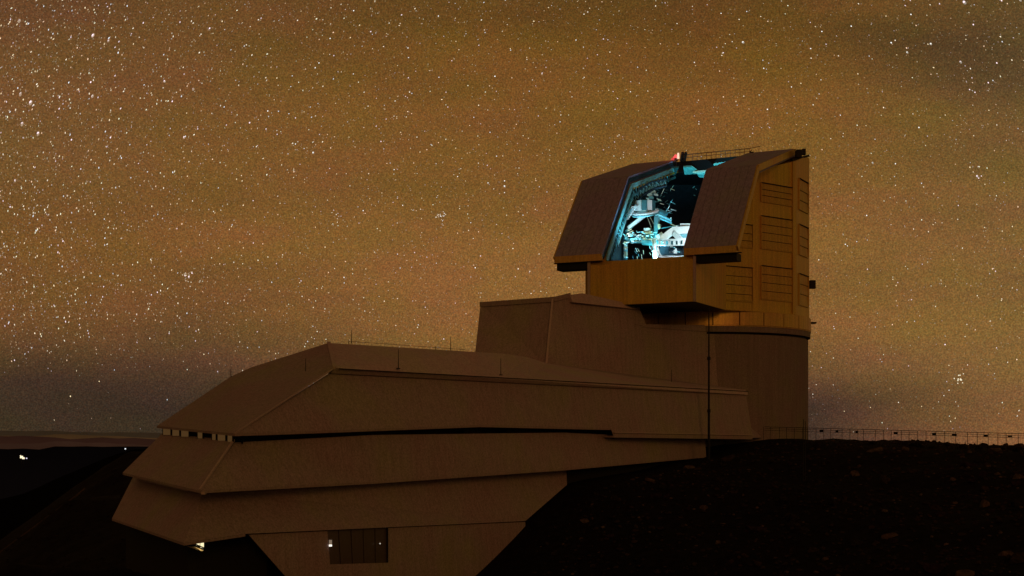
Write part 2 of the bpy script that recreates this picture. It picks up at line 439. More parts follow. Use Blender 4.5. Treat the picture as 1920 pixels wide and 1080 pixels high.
# corner trims of the bay and of the facets
for a, zt in ((Q(4.34, .27, 0), 20.3), (Q(17.40, .27, 0), 20.3)):
    MB().box(a + Vector((0, 0, (15.05 + zt) / 2)), U2 * .16, N2 * .1, Vector((0, 0, (zt - 15.0) / 2))).build('corner_trim', M['trim'], dome)
for v, zt in ((VD, 32.7), (VE, 34.8)):
    out = (v - Vector((CX, CY, 0))).normalized(); sd = Vector((-out.y, out.x, 0))
    for k in (-1, 1):
        pass
    MB().box(v + out * .0 + Vector((0, 0, (15.2 + zt) / 2)), sd * .42, out * .13, Vector((0, 0, (zt - 15.2) / 2))).build('corner_trim', M['dome'], dome)

# bottom seam flashing of the facets
for a, b in ((VC, VD), (VD, VE), (VE, VF)):
    dn = (b - a).normalized(); out = Vector((dn.y, -dn.x, 0))
    MB().beam(a + out * .06 + Vector((0, 0, 15.2)), b + out * .06 + Vector((0, 0, 15.2)), .22, .14).build('flashing', M['vent'], dome)

# skirt panels between drum and dome
for k in range(28):
    a0, a1 = k * 360 / 28 + .25, (k + 1) * 360 / 28 - .25
    seg = 4
    out = [circ(a0 + (a1 - a0) * j / seg, 15.22, 0) for j in range(seg + 1)]
    inn = [circ(a0 + (a1 - a0) * j / seg, 14.9, 0) for j in range(seg + 1)][::-1]
    ringp = out + inn
    MB().loft([p + Vector((0, 0, 13.42)) for p in ringp], [p + Vector((0, 0, 15.08)) for p in ringp]).build('skirt_panel', M['ring'], dome)
sk = MB(); ringp = [circ(a * 5, 14.95) for a in range(72)]
sk.loft([p + Vector((0, 0, 13.3)) for p in ringp], [p + Vector((0, 0, 15.0)) for p in ringp]).build('skirt_core', M['dark'], dome)

# louvred vents
def face_pt(a, b, px):
    r = (px - HX) / F     # X = r Y
    dx, dy = b.x - a.x, b.y - a.y
    s = (r * a.y - a.x) / (dx - r * dy)
    return a + (b - a) * s
def vent(a, b, px0, px1, zs, hood=True):
    p, q = face_pt(a, b, px0), face_pt(a, b, px1)
    dn = (q - p).normalized(); out = Vector((dn.y, -dn.x, 0)); L = (q - p).length
    fr = MB()
    zt, zb = zs[0], zs[-1]
    for (s0, s1, z0, z1) in ((-.1, .0, zb - .1, zt), (L, L + .1, zb - .1, zt), (0, L, zb - .1, zb)):
        fr.box(p + dn * (s0 + s1) / 2 + out * .06 + zup * (z0 + z1) / 2, dn * (s1 - s0) / 2, out * .09, zup * (z1 - z0) / 2)
    v = fr.build('vent', M['dome'], dome)
    MB().box(p + dn * L / 2 + out * .1 + zup * (zt + .03), dn * (L / 2 + .05), out * .08, zup * .035).build('hood', M['black'], v)
    for i in range(len(zs) - 1):
        z1, z0 = zs[i] - .03, zs[i + 1] + .03
        c = [p + dn * .04 + out * .02 + zup * z1, p + dn * (L - .04) + out * .02 + zup * z1,
             p + dn * (L - .04) + out * .10 + zup * z0, p + dn * .04 + out * .10 + zup * z0]
        MB().loft([x - out * .06 for x in c], c).build('slat', M['vent'], v)
    gap = MB().box(p + dn * L / 2 + out * .005 + zup * (zt + zb) / 2, dn * L / 2, out * .01, zup * (zt - zb) / 2)
    gap.build('backing', M['black'], v)
    return v
vent(VD, VE, 1427, 1485, [31.4, 30.6, 29.85, 29.1])
vent(VD, VE, 1427, 1485, [27.25, 26.2, 25.2, 24.2, 23.2])
vent(VD, VE, 1427, 1485, [21.0, 19.95, 18.9, 17.85, 16.85])
vent(VE, VF, 1497.5, 1514.5, [33.05, 31.6, 30.3, 29.1])
vent(VE, VF, 1497.5, 1514.5, [27.1, 25.6, 24.4, 23.25])
vent(VE, VF, 1497.5, 1514.5, [20.7, 19.4, 18.1, 16.7])
vent(VC, VD, 1345, 1410, [25.9, 24.8, 23.9, 23.1])
vent(VC, VD, 1334, 1410, [20.55, 19.4, 18.3, 17.2, 16.4])

# shutters: two leaves slid aside on their rails
def shutter(t0, t1, label):
    outer = [(0, 21.08), (8.5, 31.65), (26.2, 36.95), (28.0, 36.9)]
    inner = [(.85, 20.9), (9.1, 30.75), (26.4, 36.0), (28.0, 36.0)]
    sh = MB()
    ringp = outer + inner[::-1]
    sh.loft([Q(t0, d, z) for d, z in ringp], [Q(t1, d, z) for d, z in ringp])
    s = sh.build('shutter', M['shutter'], dome); s['label'] = label
    # lip
    MB().loft([Q(t0 - .02, d, z) for d, z in ((-.06, 20.34), (-.06, 21.12), (.9, 21.0), (.9, 20.34))],
              [Q(t1 + .02, d, z) for d, z in ((-.06, 20.34), (-.06, 21.12), (.9, 21.0), (.9, 20.34))]).build('lip', M['ring'], s)
    # trims and liner plates along both sides
    for tt, edge in ((t0, -1), (t1, 1)):
        inside = (t0 < 5 and edge > 0) or (t0 > 5 and edge < 0)
        e = MB(); pts = [Q(tt + edge * .05, d + (.02 if inside else .25), z - (.06 if inside else .3)) for d, z in outer[:3]]
        for a_, b_ in zip(pts, pts[1:]): e.beam(a_, b_, .16 if inside else .30, .2 if inside else .75)
        e.build('edge_trim', M['shutter'] if inside else M['dome'], s)
        if inside:
            e = MB(); pts = [Q(tt + edge * .05, d + .32, z - .42) for d, z in outer[:3]]
            for a_, b_ in zip(pts, pts[1:]): e.beam(a_, b_, .08, .5)
            e.build('liner', M['navy'], s)
    # cladding panels
    ncol = 7; w = (t1 - t0) / ncol
    for (a_, b_), rows in (((outer[0], outer[1]), 1), ((outer[1], outer[2]), 1)):
        nn = (N2 * (-(b_[1] - a_[1])) + zup * (b_[0] - a_[0])).normalized()
        for c in range(ncol):
            for r in range(rows):
                f0, f1 = r / rows + .002, (r + 1) / rows - .002
                dz = lambda f: (a_[0] + (b_[0] - a_[0]) * f, a_[1] + (b_[1] - a_[1]) * f)
                ta, tb = t0 + c * w + .016, t0 + (c + 1) * w - .016
                (d0, z0), (d1, z1) = dz(f0), dz(f1)
                lift = .05 + .012 * rnd.random()
                base = [Q(ta, d0, z0), Q(tb, d0, z0), Q(tb, d1, z1), Q(ta, d1, z1)]
                MB().loft(base, [x + nn * lift for x in base]).build('cladding_panel', M['shutter'], s)
    return s
shutter(0.0, 6.06, 'left shutter leaf slid out past the dome side')
shutter(16.25, 22.33, 'right shutter leaf beside the louvred wall')
# rails under the leaves
MB().box(Q(2.2, 1.2, 19.9), U2 * 2.05, N2 * .9, zup * .42).build('shutter_rail', M['black'], dome)
MB().box(Q(19.9, 1.2, 19.9), U2 * 2.42, N2 * .9, zup * .42).build('shutter_rail', M['black'], dome)
MB().beam(Q(-.1, .2, 20.3), Q(6, .2, 20.3), .5, .08).build('drip_edge', M['black'], dome)
MB().beam(Q(17.5, .2, 20.3), Q(22.9, .2, 20.3), .5, .08).build('drip_edge', M['black'], dome)
# girder across the back of the slit, with a catwalk railing on it
MB().box(Q(11.15, 27.6, 36.1), U2 * 5.2, N2 * .7, zup * .75).build('crown_girder', M['black'], dome)
rl = MB().beam(Q(7.0, 27.0, 37.75), Q(16.2, 27.0, 37.75), .09).build('catwalk_railing', M['red_tinted'], dome)
MB().beam(Q(7.0, 27.0, 37.35), Q(16.2, 27.0, 37.35), .06).build('rail', M['red_tinted'], rl)
for k in range(15):
    tt = 7.0 + k * .657
    MB().beam(Q(tt, 27.0, 36.8), Q(tt, 27.0, 37.75), .06).build('baluster', M['red_tinted'], rl)
MB().beam(Q(16.2, 27, 37.75), Q(17.5, 27.4, 38.0), .07).build('rail', M['red_tinted'], rl)
# tilted black hatch plates by the lamp
MB().box(Q(6.9, 26.8, 37.45), U2 * .12, N2 * .3, zup * .62 + U2 * .12).build('hatch_plate', M['black'], dome)
MB().box(Q(7.35, 26.8, 37.4), U2 * .1, N2 * .3, zup * .62 + U2 * .12).build('hatch_plate', M['black'], dome)
# fittings on the crown at the right
b0 = P(1497, 289, 172)
MB().box(b0, (.35, 0, 0), (0, .5, 0), (0, 0, .45)).build('crown_box', M['black'], dome)
MB().box(P(1507, 285, 174), (.22, 0, 0), (0, .3, 0), (0, 0, .38)).build('crown_box', M['black'], dome)
MB().beam(P(1490, 281, 173), P(1508, 280, 175), .06).build('crown_rail', M['black'], dome)
MB().beam(P(1484, 300, 171.5), P(1516, 292, 177), .3, .25).build('crown_rail', M['black'], dome)
MB().beam(P(1406, 286, 171), P(1409, 281, 171), .12).build('crown_fitting', M['black'], dome)
MB().beam(P(1405, 285.5, 171), P(1413, 285.5, 171), .12).build('crown_fitting', M['black'], dome)
# small platforms sticking out on the right
MB().box(P(1523, 533, 178), (.36, 0, 0), (0, .5, 0), (0, 0, .5)).box(P(1522, 540.5, 178), (.5, 0, 0), (0, .5, 0), (0, 0, .04)).build('exhaust_box', M['black'], dome)
MB().box(P(1525, 605.5, 178), (.34, 0, 0), (0, .4, 0), (0, 0, .11)).build('exhaust_box', M['black'], dome)

# inner steel: jamb frames, ladder truss, arch
def polytube(pts, d, r, name, m, parent=dome, n=7):
    return MB().path([I(x, y, d) for x, y in pts], r, n).build(name, m, parent)
def zig(p0s, p1s, d, r, name, m, n):
    mbz = MB()
    def at(pts, f):
        k = f * (len(pts) - 1); i = min(int(k), len(pts) - 2); u = k - i
        return (pts[i][0] + (pts[i + 1][0] - pts[i][0]) * u, pts[i][1] + (pts[i + 1][1] - pts[i][1]) * u)
    for k in range(n):
        a = at(p0s, k / n); b = at(p1s, (k + .5) / n); c = at(p0s, (k + 1) / n)
        mbz.tube(I(*a, d), I(*b, d), r, n=5); mbz.tube(I(*b, d), I(*c, d), r, n=5)
    return mbz.build(name, m, dome)
# jambs follow the underside of the leaves
for tt, mm in ((6.35, 'pale'), (15.95, 'teal')):
    j = MB(); pts = [Q(tt, d, z) for d, z in ((1.0, 20.35), (1.35, 21.2), (9.1, 30.6), (26, 35.75))]
    for a_, b_ in zip(pts, pts[1:]): j.beam(a_, b_, .16, .55)
    j.build('jamb', M[mm], dome)
    j = MB(); pts = [Q(tt - .15 if tt < 10 else tt + .15, d, z) for d, z in ((2.2, 20.35), (10.0, 29.6), (26, 34.6))]
    for a_, b_ in zip(pts, pts[1:]): j.beam(a_, b_, .14, .3)
    j.build('jamb', M['teal'], dome)
    z_ = MB()
    for k in range(18):
        f0, f1, f2 = k / 18, (k + .5) / 18, (k + 1) / 18
        lp = lambda f, off: Q(tt, 1.4 + f * 7.9 + off * .9, 21.0 + f * 9.8 - off * .75)
        z_.tube(lp(f0, 0), lp(f1, 1), .04, n=5); z_.tube(lp(f1, 1), lp(f2, 0), .04, n=5)
    for k in range(12):
        lp = lambda f, off: Q(tt, 9.4 + f * 14, 30.4 + f * 4.3 - off * 1.1)
        z_.tube(lp(k / 12, 0), lp((k + .5) / 12, 1), .05, n=5); z_.tube(lp((k + .5) / 12, 1), lp((k + 1) / 12, 0), .05, n=5)
    z_.build('lattice', M['teal'], dome)
archA = [(1150, 486), (1163, 448), (1176, 410), (1189, 385), (1206, 366), (1226, 354), (1250, 348)]
archB = [(1144, 486), (1156, 445), (1170, 402), (1183, 374), (1200, 354), (1222, 341), (1250, 336)]
polytube(archA, 12, .16, 'arch_rib', M['navy'])
polytube(archB, 12, .13, 'arch_rib', M['navy'])
zig(archA, archB, 12, .045, 'lattice', M['pale'], 22)
# dark lining panels, ducts and glints on the far wall of the dome
for k in range(34):
    px = rnd.uniform(1226, 1262) if k < 24 else rnd.uniform(1296, 1318); py = rnd.uniform(352, 412); a = I(px, py, 24.6); an = rnd.uniform(-.8, .8); l_ = rnd.uniform(.15, .5)
    MB().tube(a, a + U2 * l_ * math.cos(an) + zup * l_ * math.sin(an), rnd.uniform(.03, .07), n=5).build('duct', M['teal' if rnd.random() < .6 else 'pale'], dome)
for k in range(30):
    px = rnd.uniform(1222, 1258); py = rnd.uniform(352, 400); a = I(px, py, 14.5); an = rnd.choice((-.5, -.4, 1.0, 1.1)) + rnd.uniform(-.1, .1); l_ = rnd.uniform(.25, .8)
    MB().tube(a, a + U2 * l_ * math.cos(an) + zup * l_ * math.sin(an), rnd.uniform(.03, .07), n=5).build('brace', M[rnd.choice(('teal', 'pale', 'navy', 'white'))], dome)
# folded cyan tarpaulin-like ceiling panels under the crown girder
def panel3(pts, d0, m, name='ceiling_panel'):
    a = [I(x, y, dd) for x, y, dd in pts]
    n_ = (a[1] - a[0]).cross(a[2] - a[0]).normalized() * .12
    return MB().loft([p + n_ for p in a], [p - n_ for p in a]).build(name, m, dome)
panel3([(1255.5, 314, 24.5), (1273, 313.5, 24.5), (1266, 328, 26), (1257, 327, 26)], 0, M['teal'])
panel3([(1281.5, 312, 24.3), (1297, 311.5, 24.3), (1310, 321.5, 25.2), (1308, 325, 26), (1284, 326.5, 26)], 0, M['pale'])
panel3([(1299, 322.5, 24.6), (1326, 320, 24.6), (1326, 325, 25.4), (1312, 326, 25.4)], 0, M['white'])
panel3([(1308, 326, 25), (1323, 325, 25), (1319, 332, 26), (1310, 331, 26)], 0, M['pale'])
panel3([(1338, 308, 24.6), (1361, 304.5, 25.2), (1344, 313, 26)], 0, M['pale'])
panel3([(1190, 340, 15), (1222, 325, 17), (1221, 331, 18), (1190, 347, 16)], 0, M['teal'], 'jamb_panel')
for k in range(5):
    MB().beam(I(1232 + k * 1.0, 318 + k * 8.5, 22), I(1240 + k * .6, 317.5 + k * 8.5, 22), .16).build('bracket', M['white'], dome)  # white bars standing in for bright dashes that are likely reflections

# ------------------------------------------------------------------ telescope
tel = empty('telescope', Q(11, 12, 15.3), 'white and pale blue steel telescope mount glowing inside the open dome slit', 'telescope')
def T(name, mb, m, parent=tel, smooth=False): return mb.build(name, M[m], parent, smooth)
def bx(x0, y0, x1, y1, d, dep):
    a, b, c = I(x0, y0, d), I(x1, y0, d), I(x0, y1, d)
    m_ = MB(); ce = (b + c) / 2; return m_.box(ce + N2 * dep / 2, (b - a) / 2, N2 * dep / 2, (c - a) / 2)
# camera drum at the top end: faceted barrel
def barrel(x0, x1, y0, y1, d, mats, name):
    n = len(mats); a = I(x0, (y0 + y1) / 2, d); b = I(x1, (y0 + y1) / 2, d); r = (b - a).length / 2; c = (a + b) / 2
    h = (y1 - y0) / F * c.y / 2
    for k in range(n):
        th0, th1 = math.pi * k / n, math.pi * (k + 1) / n
        pt = lambda th, rr: c - U2 * math.cos(th) * rr - N2 * math.sin(th) * rr
        q = [pt(th0 + .03, r), pt(th1 - .03, r), pt(th1 - .03, r * .8), pt(th0 + .03, r * .8)]
        T(name, MB().loft([p - zup * h for p in q], [p + zup * h for p in q]), mats[k])
barrel(1191, 1229, 378, 397, 12, ['teal', 'white', 'white', 'teal', 'white', 'teal'], 'camera_housing')
T('camera_lens', MB().tube(I(1212, 372, 14), I(1208, 384, 13), .9, .5, 14), 'navy')
# small bright fitting above
for (x0, y0, x1, y1, m_) in ((1213, 362, 1220, 367, 'white'), (1219, 357, 1227, 361, 'white'), (1216, 368, 1223, 372, 'pale'), (1221, 351, 1225, 356, 'pale'), (1226, 363, 1231, 366, 'white'), (1211, 371, 1216, 375, 'white')):
    T('actuator', bx(x0, y0, x1, y1, 13, .6), m_)
# top end ring, seen edge on
def ring3(cx, cy, rx, d, tilt, r, m_, name, seg=28, thick=5):
    c = I(cx, cy, d); rad = rx / F * c.y; mb_ = MB(); pts = []
    ax2 = (N2 * math.cos(tilt) + zup * math.sin(tilt))
    for k in range(seg + 1):
        th = 2 * math.pi * k / seg
        pts.append(c + U2 * math.cos(th) * rad * 1.1 + ax2 * math.sin(th) * rad)
    mb_.path(pts, r, thick); return T(name, mb_, m_)
ring3(1210, 397.5, 21, 12, .35, .2, 'white', 'top_ring')
ring3(1210, 401.5, 22, 12, .35, .13, 'pale', 'top_ring')
zz_ = MB(); c = I(1210, 399, 12); rad = 21 / F * c.y
for k in range(22):
    th = 2 * math.pi * k / 22; th2 = 2 * math.pi * (k + .5) / 22
    ax2 = N2 * math.cos(.35) + zup * math.sin(.35)
    p1 = c + U2 * math.cos(th) * rad * 1.1 + ax2 * math.sin(th) * rad + zup * .2
    p2 = c + U2 * math.cos(th2) * rad * 1.1 + ax2 * math.sin(th2) * rad - zup * .22
    zz_.tube(p1, p2, .05, n=5)
T('ring_lattice', zz_, 'white')
# spine truss to the right
sp = MB()
A1, B1, A2, B2 = (1226, 398), (1259, 413), (1229, 406), (1259, 418)
sp.tube(I(*A1, 12), I(*B1, 12), .12); sp.tube(I(*A2, 12), I(*B2, 12), .12)
for k in range(9):
    f = k / 9
    p = (A1[0] + (B1[0] - A1[0]) * f, A1[1] + (B1[1] - A1[1]) * f); q = (A2[0] + (B2[0] - A2[0]) * (f + .06), A2[1] + (B2[1] - A2[1]) * (f + .06))
    p2 = (A1[0] + (B1[0] - A1[0]) * (f + .11), A1[1] + (B1[1] - A1[1]) * (f + .11))
    sp.tube(I(*p, 12), I(*q, 12), .05, n=5); sp.tube(I(*q, 12), I(*p2, 12), .05, n=5)
T('spine_truss', sp, 'pale')
T('spine_truss', MB().tube(I(1258, 415, 12), I(1258, 408, 12), .08), 'white')
T('spine_truss', MB().beam(I(1230, 396, 13), I(1250, 404, 13), .5, .9), 'teal')
# struts
T('strut', MB().beam(I(1178, 428, 11.5), I(1211, 402, 11.5), .32, .4), 'white')
T('strut', MB().beam(I(1171, 436, 11.5), I(1186, 424, 11.5), .22, .3), 'teal')
T('strut', MB().path([I(1150, 484, 9), I(1163, 447, 9.3), I(1174, 410, 10), I(1183, 394, 10.5), (I(1191, 384, 11))], .10), 'pale')
lad = MB()
for k in range(9):
    y = 385 + k * 3.1; x = 1190 - k * 1.9
    lad.tube(I(x - 3.5, y + 2.5, 10.6), I(x + 4.5, y + .5, 10.6), .06, n=5)
lad.path([I(1186, 386, 10.6), I(1170, 411, 10.6)], .06).path([I(1195, 386, 10.6), I(1176, 412, 10.6)], .06)
T('ladder', lad, 'white')
for (x0, y0, x1, y1) in ((1156, 455, 1160, 462), (1153, 463, 1158, 470), (1163, 431, 1162, 440), (1160, 432, 1164, 440)):
    T('bracket', MB().tube(I(x0, y0, 9.2), I(x1, y1, 9.2), .07), 'pale')
# post
T('post', MB().beam(I(1230, 405, 11), I(1229, 452, 11), .42, .6), 'teal')
T('post', MB().beam(I(1235, 408, 11.4), I(1234, 430, 11.4), .3, .3), 'teal')
T('post_box', bx(1233, 420, 1237, 428, 10.8, .4), 'beige')
for (x0, y0, x1, y1) in ((1213, 405, 1222, 428), (1196, 408, 1184, 426), (1219, 407, 1226, 420)):
    T('cable', MB().tube(I(x0, y0, 12), I(x1, y1, 12), .035, n=5), 'beige')
# machinery deck with many small boxes and pipes
T('deck', bx(1168, 446.5, 1228, 449, 11, 4), 'teal')
T('deck', bx(1170, 438, 1228, 440, 12, 4), 'navy')
T('cabinet', bx(1204, 433, 1221, 438, 10.5, 1.2), 'beige')
T('cabinet', bx(1205, 447, 1224, 451, 10.2, 1.2), 'beige')
T('cabinet', bx(1207, 427.5, 1219, 432, 11.5, 1.0), 'white')
T('cabinet', bx(1206, 440.5, 1226, 445, 10.9, 1.0), 'teal')
T('motor', MB().tube(I(1205, 454, 10), I(1226, 456, 10), .35, n=12), 'teal', smooth=False)
for k in range(60):
    f = rnd.random(); x = 1168 + 42 * f ** 1.2; y = 442 + rnd.gauss(0, 4.8) - (x - 1185) * .08
    w = rnd.uniform(.7, 3.2) + (3.5 if k % 7 == 0 else 0); h = rnd.uniform(.6, 1.8)
    T('fitting', bx(x, y, x + w, y + h, rnd.uniform(9.6, 11.5), rnd.uniform(.2, .8)), rnd.choice(['white', 'white', 'white', 'pale', 'beige', 'teal']))
for k in range(22):
    x = rnd.uniform(1166, 1222); y = rnd.uniform(432, 456); an = rnd.uniform(-.7, .5); l = rnd.uniform(4, 11)
    T('pipe', MB().tube(I(x, y, 9.8), I(x + l * math.cos(an), y - l * math.sin(an), 10.2), rnd.uniform(.04, .09), n=5), rnd.choice(['white', 'pale', 'pale', 'beige']))
# knobbly column under the deck
for k in range(11):
    y = 453 + k * 3.1
    T('column_segment', bx(1169.5 + rnd.uniform(-.8, .8), y, 1174.5 + rnd.uniform(-.8, .8), y + 2.2, 10, .5), rnd.choice(['white', 'pale', 'teal', 'beige']))
for k in range(14):
    x = rnd.uniform(1150, 1222); y = rnd.uniform(455, 482)
    T('cable', MB().tube(I(x, y, 11), I(x + rnd.uniform(1, 4), y + rnd.uniform(4, 12), 11), .03, n=5), rnd.choice(['white', 'beige', 'teal']))
# right-hand elevation arm
T('arm', MB().beam(I(1239, 450, 9), I(1263, 432, 9.5), .55, .8), 'white')
T('arm', MB().beam(I(1261, 433, 9.5), I(1300, 431, 9.8), .6, .9), 'white')
T('arm', MB().beam(I(1264, 437, 9.3), I(1277, 450, 9), .45, .6), 'white')
T('arm', MB().beam(I(1231, 446, 9.4), I(1243, 438, 9.6), .4, .5), 'white')
T('arm_plate', bx(1271, 434, 1300, 446, 9.8, .6), 'pale')
T('arm_box', bx(1275, 419, 1300, 426, 10, 1.0), 'white')
T('arm_box', bx(1284, 426, 1300, 432, 10, .8), 'white')
T('arm_box', bx(1274, 425, 1285, 429, 9.7, .5), 'teal')
T('arm_post', MB().beam(I(1270, 434, 9.8), I(1269, 423, 9.8), .22), 'white')
T('arm_rail', MB().beam(I(1240, 428, 10.5), I(1275, 422, 10.5), .1), 'teal')
T('arm_rail', MB().beam(I(1258, 420, 10.5), I(1270, 425, 10.5), .12), 'beige')
# perforated curved beam: top chord, bottom chord, webs between the holes
def arcpt(f, y0): return (1226 + 66 * f, y0 + 2.2 * math.sin(f * math.pi))
tb, bb, hole = MB(), MB(), MB()
for k in range(12):
    f0, f1 = k / 12, (k + 1) / 12
    tb.beam(I(*arcpt(f0, 447.3), 8.6), I(*arcpt(f1, 447.3), 8.6), .35, .17); bb.beam(I(*arcpt(f0, 458), 8.6), I(*arcpt(f1, 458), 8.6), .35, .14)
girder = T('perforated_girder', tb, 'white'); T('flange', bb, 'white', girder)
T('back_plate', bx(1228, 448, 1292, 458, 9.3, .1), 'teal', girder)
for k in range(8):
    f = .02 + k * .137
    x, y = arcpt(f, 452.6)
    T('web', bx(x - 1.9, y - 4.9, x + 1.9, y + 5.3, 8.5, .4), 'white', girder)
    # rounded hole heads
    for sg in (-1, 1):
        T('web', MB().poly([]) if False else MB().beam(I(x + sg * 1.6, y - 5, 8.55), I(x + sg * 4.2, y - 4.0, 8.55), .2, .18), 'white', girder)
# lower right cradle
T('column', MB().beam(I(1227, 458, 8.6), I(1228, 486, 8.6), .5, .5), 'white')
T('column', MB().beam(I(1224, 447, 8.8), I(1228, 462, 8.8), .4, .3), 'white')
T('motor', MB().tube(I(1224, 463, 8.3), I(1226, 471, 8.3), .33, .28, 12), 'white')
T('cradle', MB().path([I(1232, 460, 8), I(1237, 478, 8), I(1241, 481.5, 8), I(1284, 481, 8)], .13, 8), 'white')
T('cradle', MB().path([I(1232, 463, 7.8), I(1233, 480, 7.8), I(1241, 483.5, 7.8), I(1284, 483.2, 7.8)], .13, 8), 'white')
T('cradle_panel', bx(1237, 460, 1292, 480, 10.4, .2), 'inner')
for k in range(12):
    x = 1263 + rnd.gauss(0, 3.6); y = 469 + rnd.gauss(0, 3.5)
    T('fitting', bx(x, y, x + rnd.uniform(1, 4), y + rnd.uniform(.8, 2.6), 8.6, .4), rnd.choice(['white', 'white', 'pale']))
T('lever', MB().beam(I(1264, 475, 8.2), I(1268, 466, 8.2), .13), 'white')
T('pier', MB().tube(Q(11, 13.5, 15.3), Q(11, 13.5, 19.8), 4.2, 4.0, 24), 'navy')
T('mirror_cell', MB().tube(Q(10.5, 13.5, 20.0), Q(10.5, 13.5, 21.2), 4.0, 4.2, 24), 'navy')

# ------------------------------------------------------------------ lamps inside the dome
def flood(loc, aim, watts, colr, label, size=.35, spot=120):
    e = empty('flood_lamp', loc, label, 'lamp', 'floodlights inside the dome')
    loc = Vector(loc); d = (Vector(aim) - loc).normalized()
    h = MB().tube(loc - d * .35, loc - d * .02, .16, .26, 12).build('housing', M['black'], e)
    MB().tube(loc - d * .02, loc + d * .01, .22, .22, 12).build('bulb', glow('lamp_face', colr, 18), e)
    ld = bpy.data.lights.new('lamp', 'SPOT'); ld.energy = watts; ld.color = colr; ld.spot_size = math.radians(spot); ld.spot_blend = .6; ld.shadow_soft_size = size
    lo_ = bpy.data.objects.new('lamp', ld); col.objects.link(lo_); lo_.parent = e
    lo_.location = d * .06; lo_.rotation_euler = d.to_track_quat('-Z', 'Y').to_euler()
    return e
CY_ = (.45, .93, 1.0)
flood(Q(17.0, 5.6, 23.4), Q(10.5, 12, 22.5), 2300, (.72, .97, 1.0), 'white flood lamp inside the dome behind the right shutter leaf, aimed at the mount')
flood(Q(5.2, 7.5, 24.4), Q(9, 11.5, 25), 1300, CY_, 'blue flood lamp inside the dome behind the left shutter leaf, aimed at the drum')
flood(Q(17.2, 20.5, 31.2), Q(12.2, 25.5, 35.6), 3200, (.12, .80, 1.0), 'cyan flood lamp high behind the right shutter leaf, aimed at the crown panels', spot=62)
flood(Q(5.0, 20.5, 31.6), Q(9.0, 25.5, 35.3), 900, (.12, .80, 1.0), 'cyan flood lamp high behind the left shutter leaf, aimed at the crown panels', spot=50)
flood(Q(10.5, 8.5, 20.9), Q(5.5, 9, 28.5), 5200, (.22, .78, 1.0), 'blue flood lamp low in the slit, aimed at the left jamb truss')

# red obstacle lamp on the crown
ob = empty('obstacle_light', Q(6.1, 26.6, 36.95), 'glowing red obstacle light on the crown of the dome beside the black hatch plates', 'lamp')
MB().tube(Q(6.1, 26.6, 36.95), Q(6.1, 26.6, 37.3), .28, .24, 12).build('base', M['red_tinted'], ob)
MB().tube(Q(6.0, 26.5, 37.3), Q(6.1, 26.6, 37.75), .30, .16, 12).build('lens', glow('red_lens', (1.0, .10, .10), 1.1), ob)
MB().tube(Q(6.45, 26.5, 37.2), Q(6.45, 26.5, 37.95), .17, .12, 10).build('beacon', glow('beacon_glass', (1.0, .62, .45), 1.2), ob)
MB().tube(Q(5.7, 26.5, 36.95), Q(5.7, 26.5, 37.35), .3, .2, 10).build('lens', glow('red_lens_dim', (1.0, .08, .08), .7), ob)
ld = bpy.data.lights.new('glow', 'POINT'); ld.energy = 55; ld.color = (1, .12, .06); ld.shadow_soft_size = .2
lo_ = bpy.data.objects.new('glow', ld); col.objects.link(lo_); lo_.parent = ob; lo_.location = N2 * -.3 + zup * 1.3

# ------------------------------------------------------------------ observatory building
bld = empty('observatory_building', (0, 130, -8), 'long brown-lit observatory building of stacked slanting storeys running down the slope below the dome', 'building')
def B(name, mb, m='plaster', parent=bld, label=None, kind=None):
    o_ = mb.build(name, M[m], parent)
    if label: o_['label'] = label
    return o_
# drum
def ringz(r, z, n=96): return [circ(360 * k / n, r, z) for k in range(n)]
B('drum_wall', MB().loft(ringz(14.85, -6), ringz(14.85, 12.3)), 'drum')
B('drum_band_and_shadow_line', MB().loft(ringz(15.14, 12.58), ringz(15.14, 13.3)), 'drum')
B('drum_band_and_shadow_line', MB().loft(ringz(14.5, 12.2), ringz(14.5, 12.7)), 'black')  # black ring painting the shadow line under the band
B('drum_cap', MB().loft(ringz(15.2, 13.3), ringz(15.2, 13.38)), 'ring')
# annex
wl0, wl1 = Vector((4.6, 149, 0)), Vector((24.0, 165.4, 0))
def wall_pt(px, z=0):
    p = face_pt(wl0, wl1, px); return Vector((p.x, p.y, z))
def wz(px, py): p = wall_pt(px); p.z = (HY - py) / F * p.y; return p
inw = Vector((wl1 - wl0)).normalized(); inw = Vector((-inw.y, inw.x, 0))
foot0 = P(1025, 685, 146.8)
aw = MB()
c0_ = wz(1037, 560); pk = wz(1070, 553); rs = wz(1200, 580); rs2 = wz(1211, 608); j1 = wz(1325, 609.5); fr = Vector((30.5, 166.7, 12.55))
base = [Vector((3.3, 146.0, 4.0)), Vector((24.0, 164.6, 4.0))]
front = [foot0 + Vector((-.35, -.5, -3.5)), foot0, c0_, pk, rs, rs2, j1, Vector((24.2, 165.2, 3.0))]
back = [p + inw * 12 for p in front]
# left wall is its own plane back to the far corner
lt, lb = P(901, 570, 155), P(890.5, 664, 151.5)
annex = MB()
n_ = len(front)
annex.poly(front)
annex.poly([front[0], front[1], front[2], lt, lb, lb + Vector((0, 0, -4))])
annex.poly([front[2], front[3], front[3] + inw * 10, lt + inw * 3 + Vector((3, 2, 0)), lt])
annex.poly([front[3], front[4], front[4] + inw * 8, front[3] + inw * 10])
annex.poly([front[4], front[5], front[5] + inw * 8, front[4] + inw * 8])
annex.poly([front[5], front[6], front[6] + inw * 3, front[5] + inw * 8])
B('annex', annex)
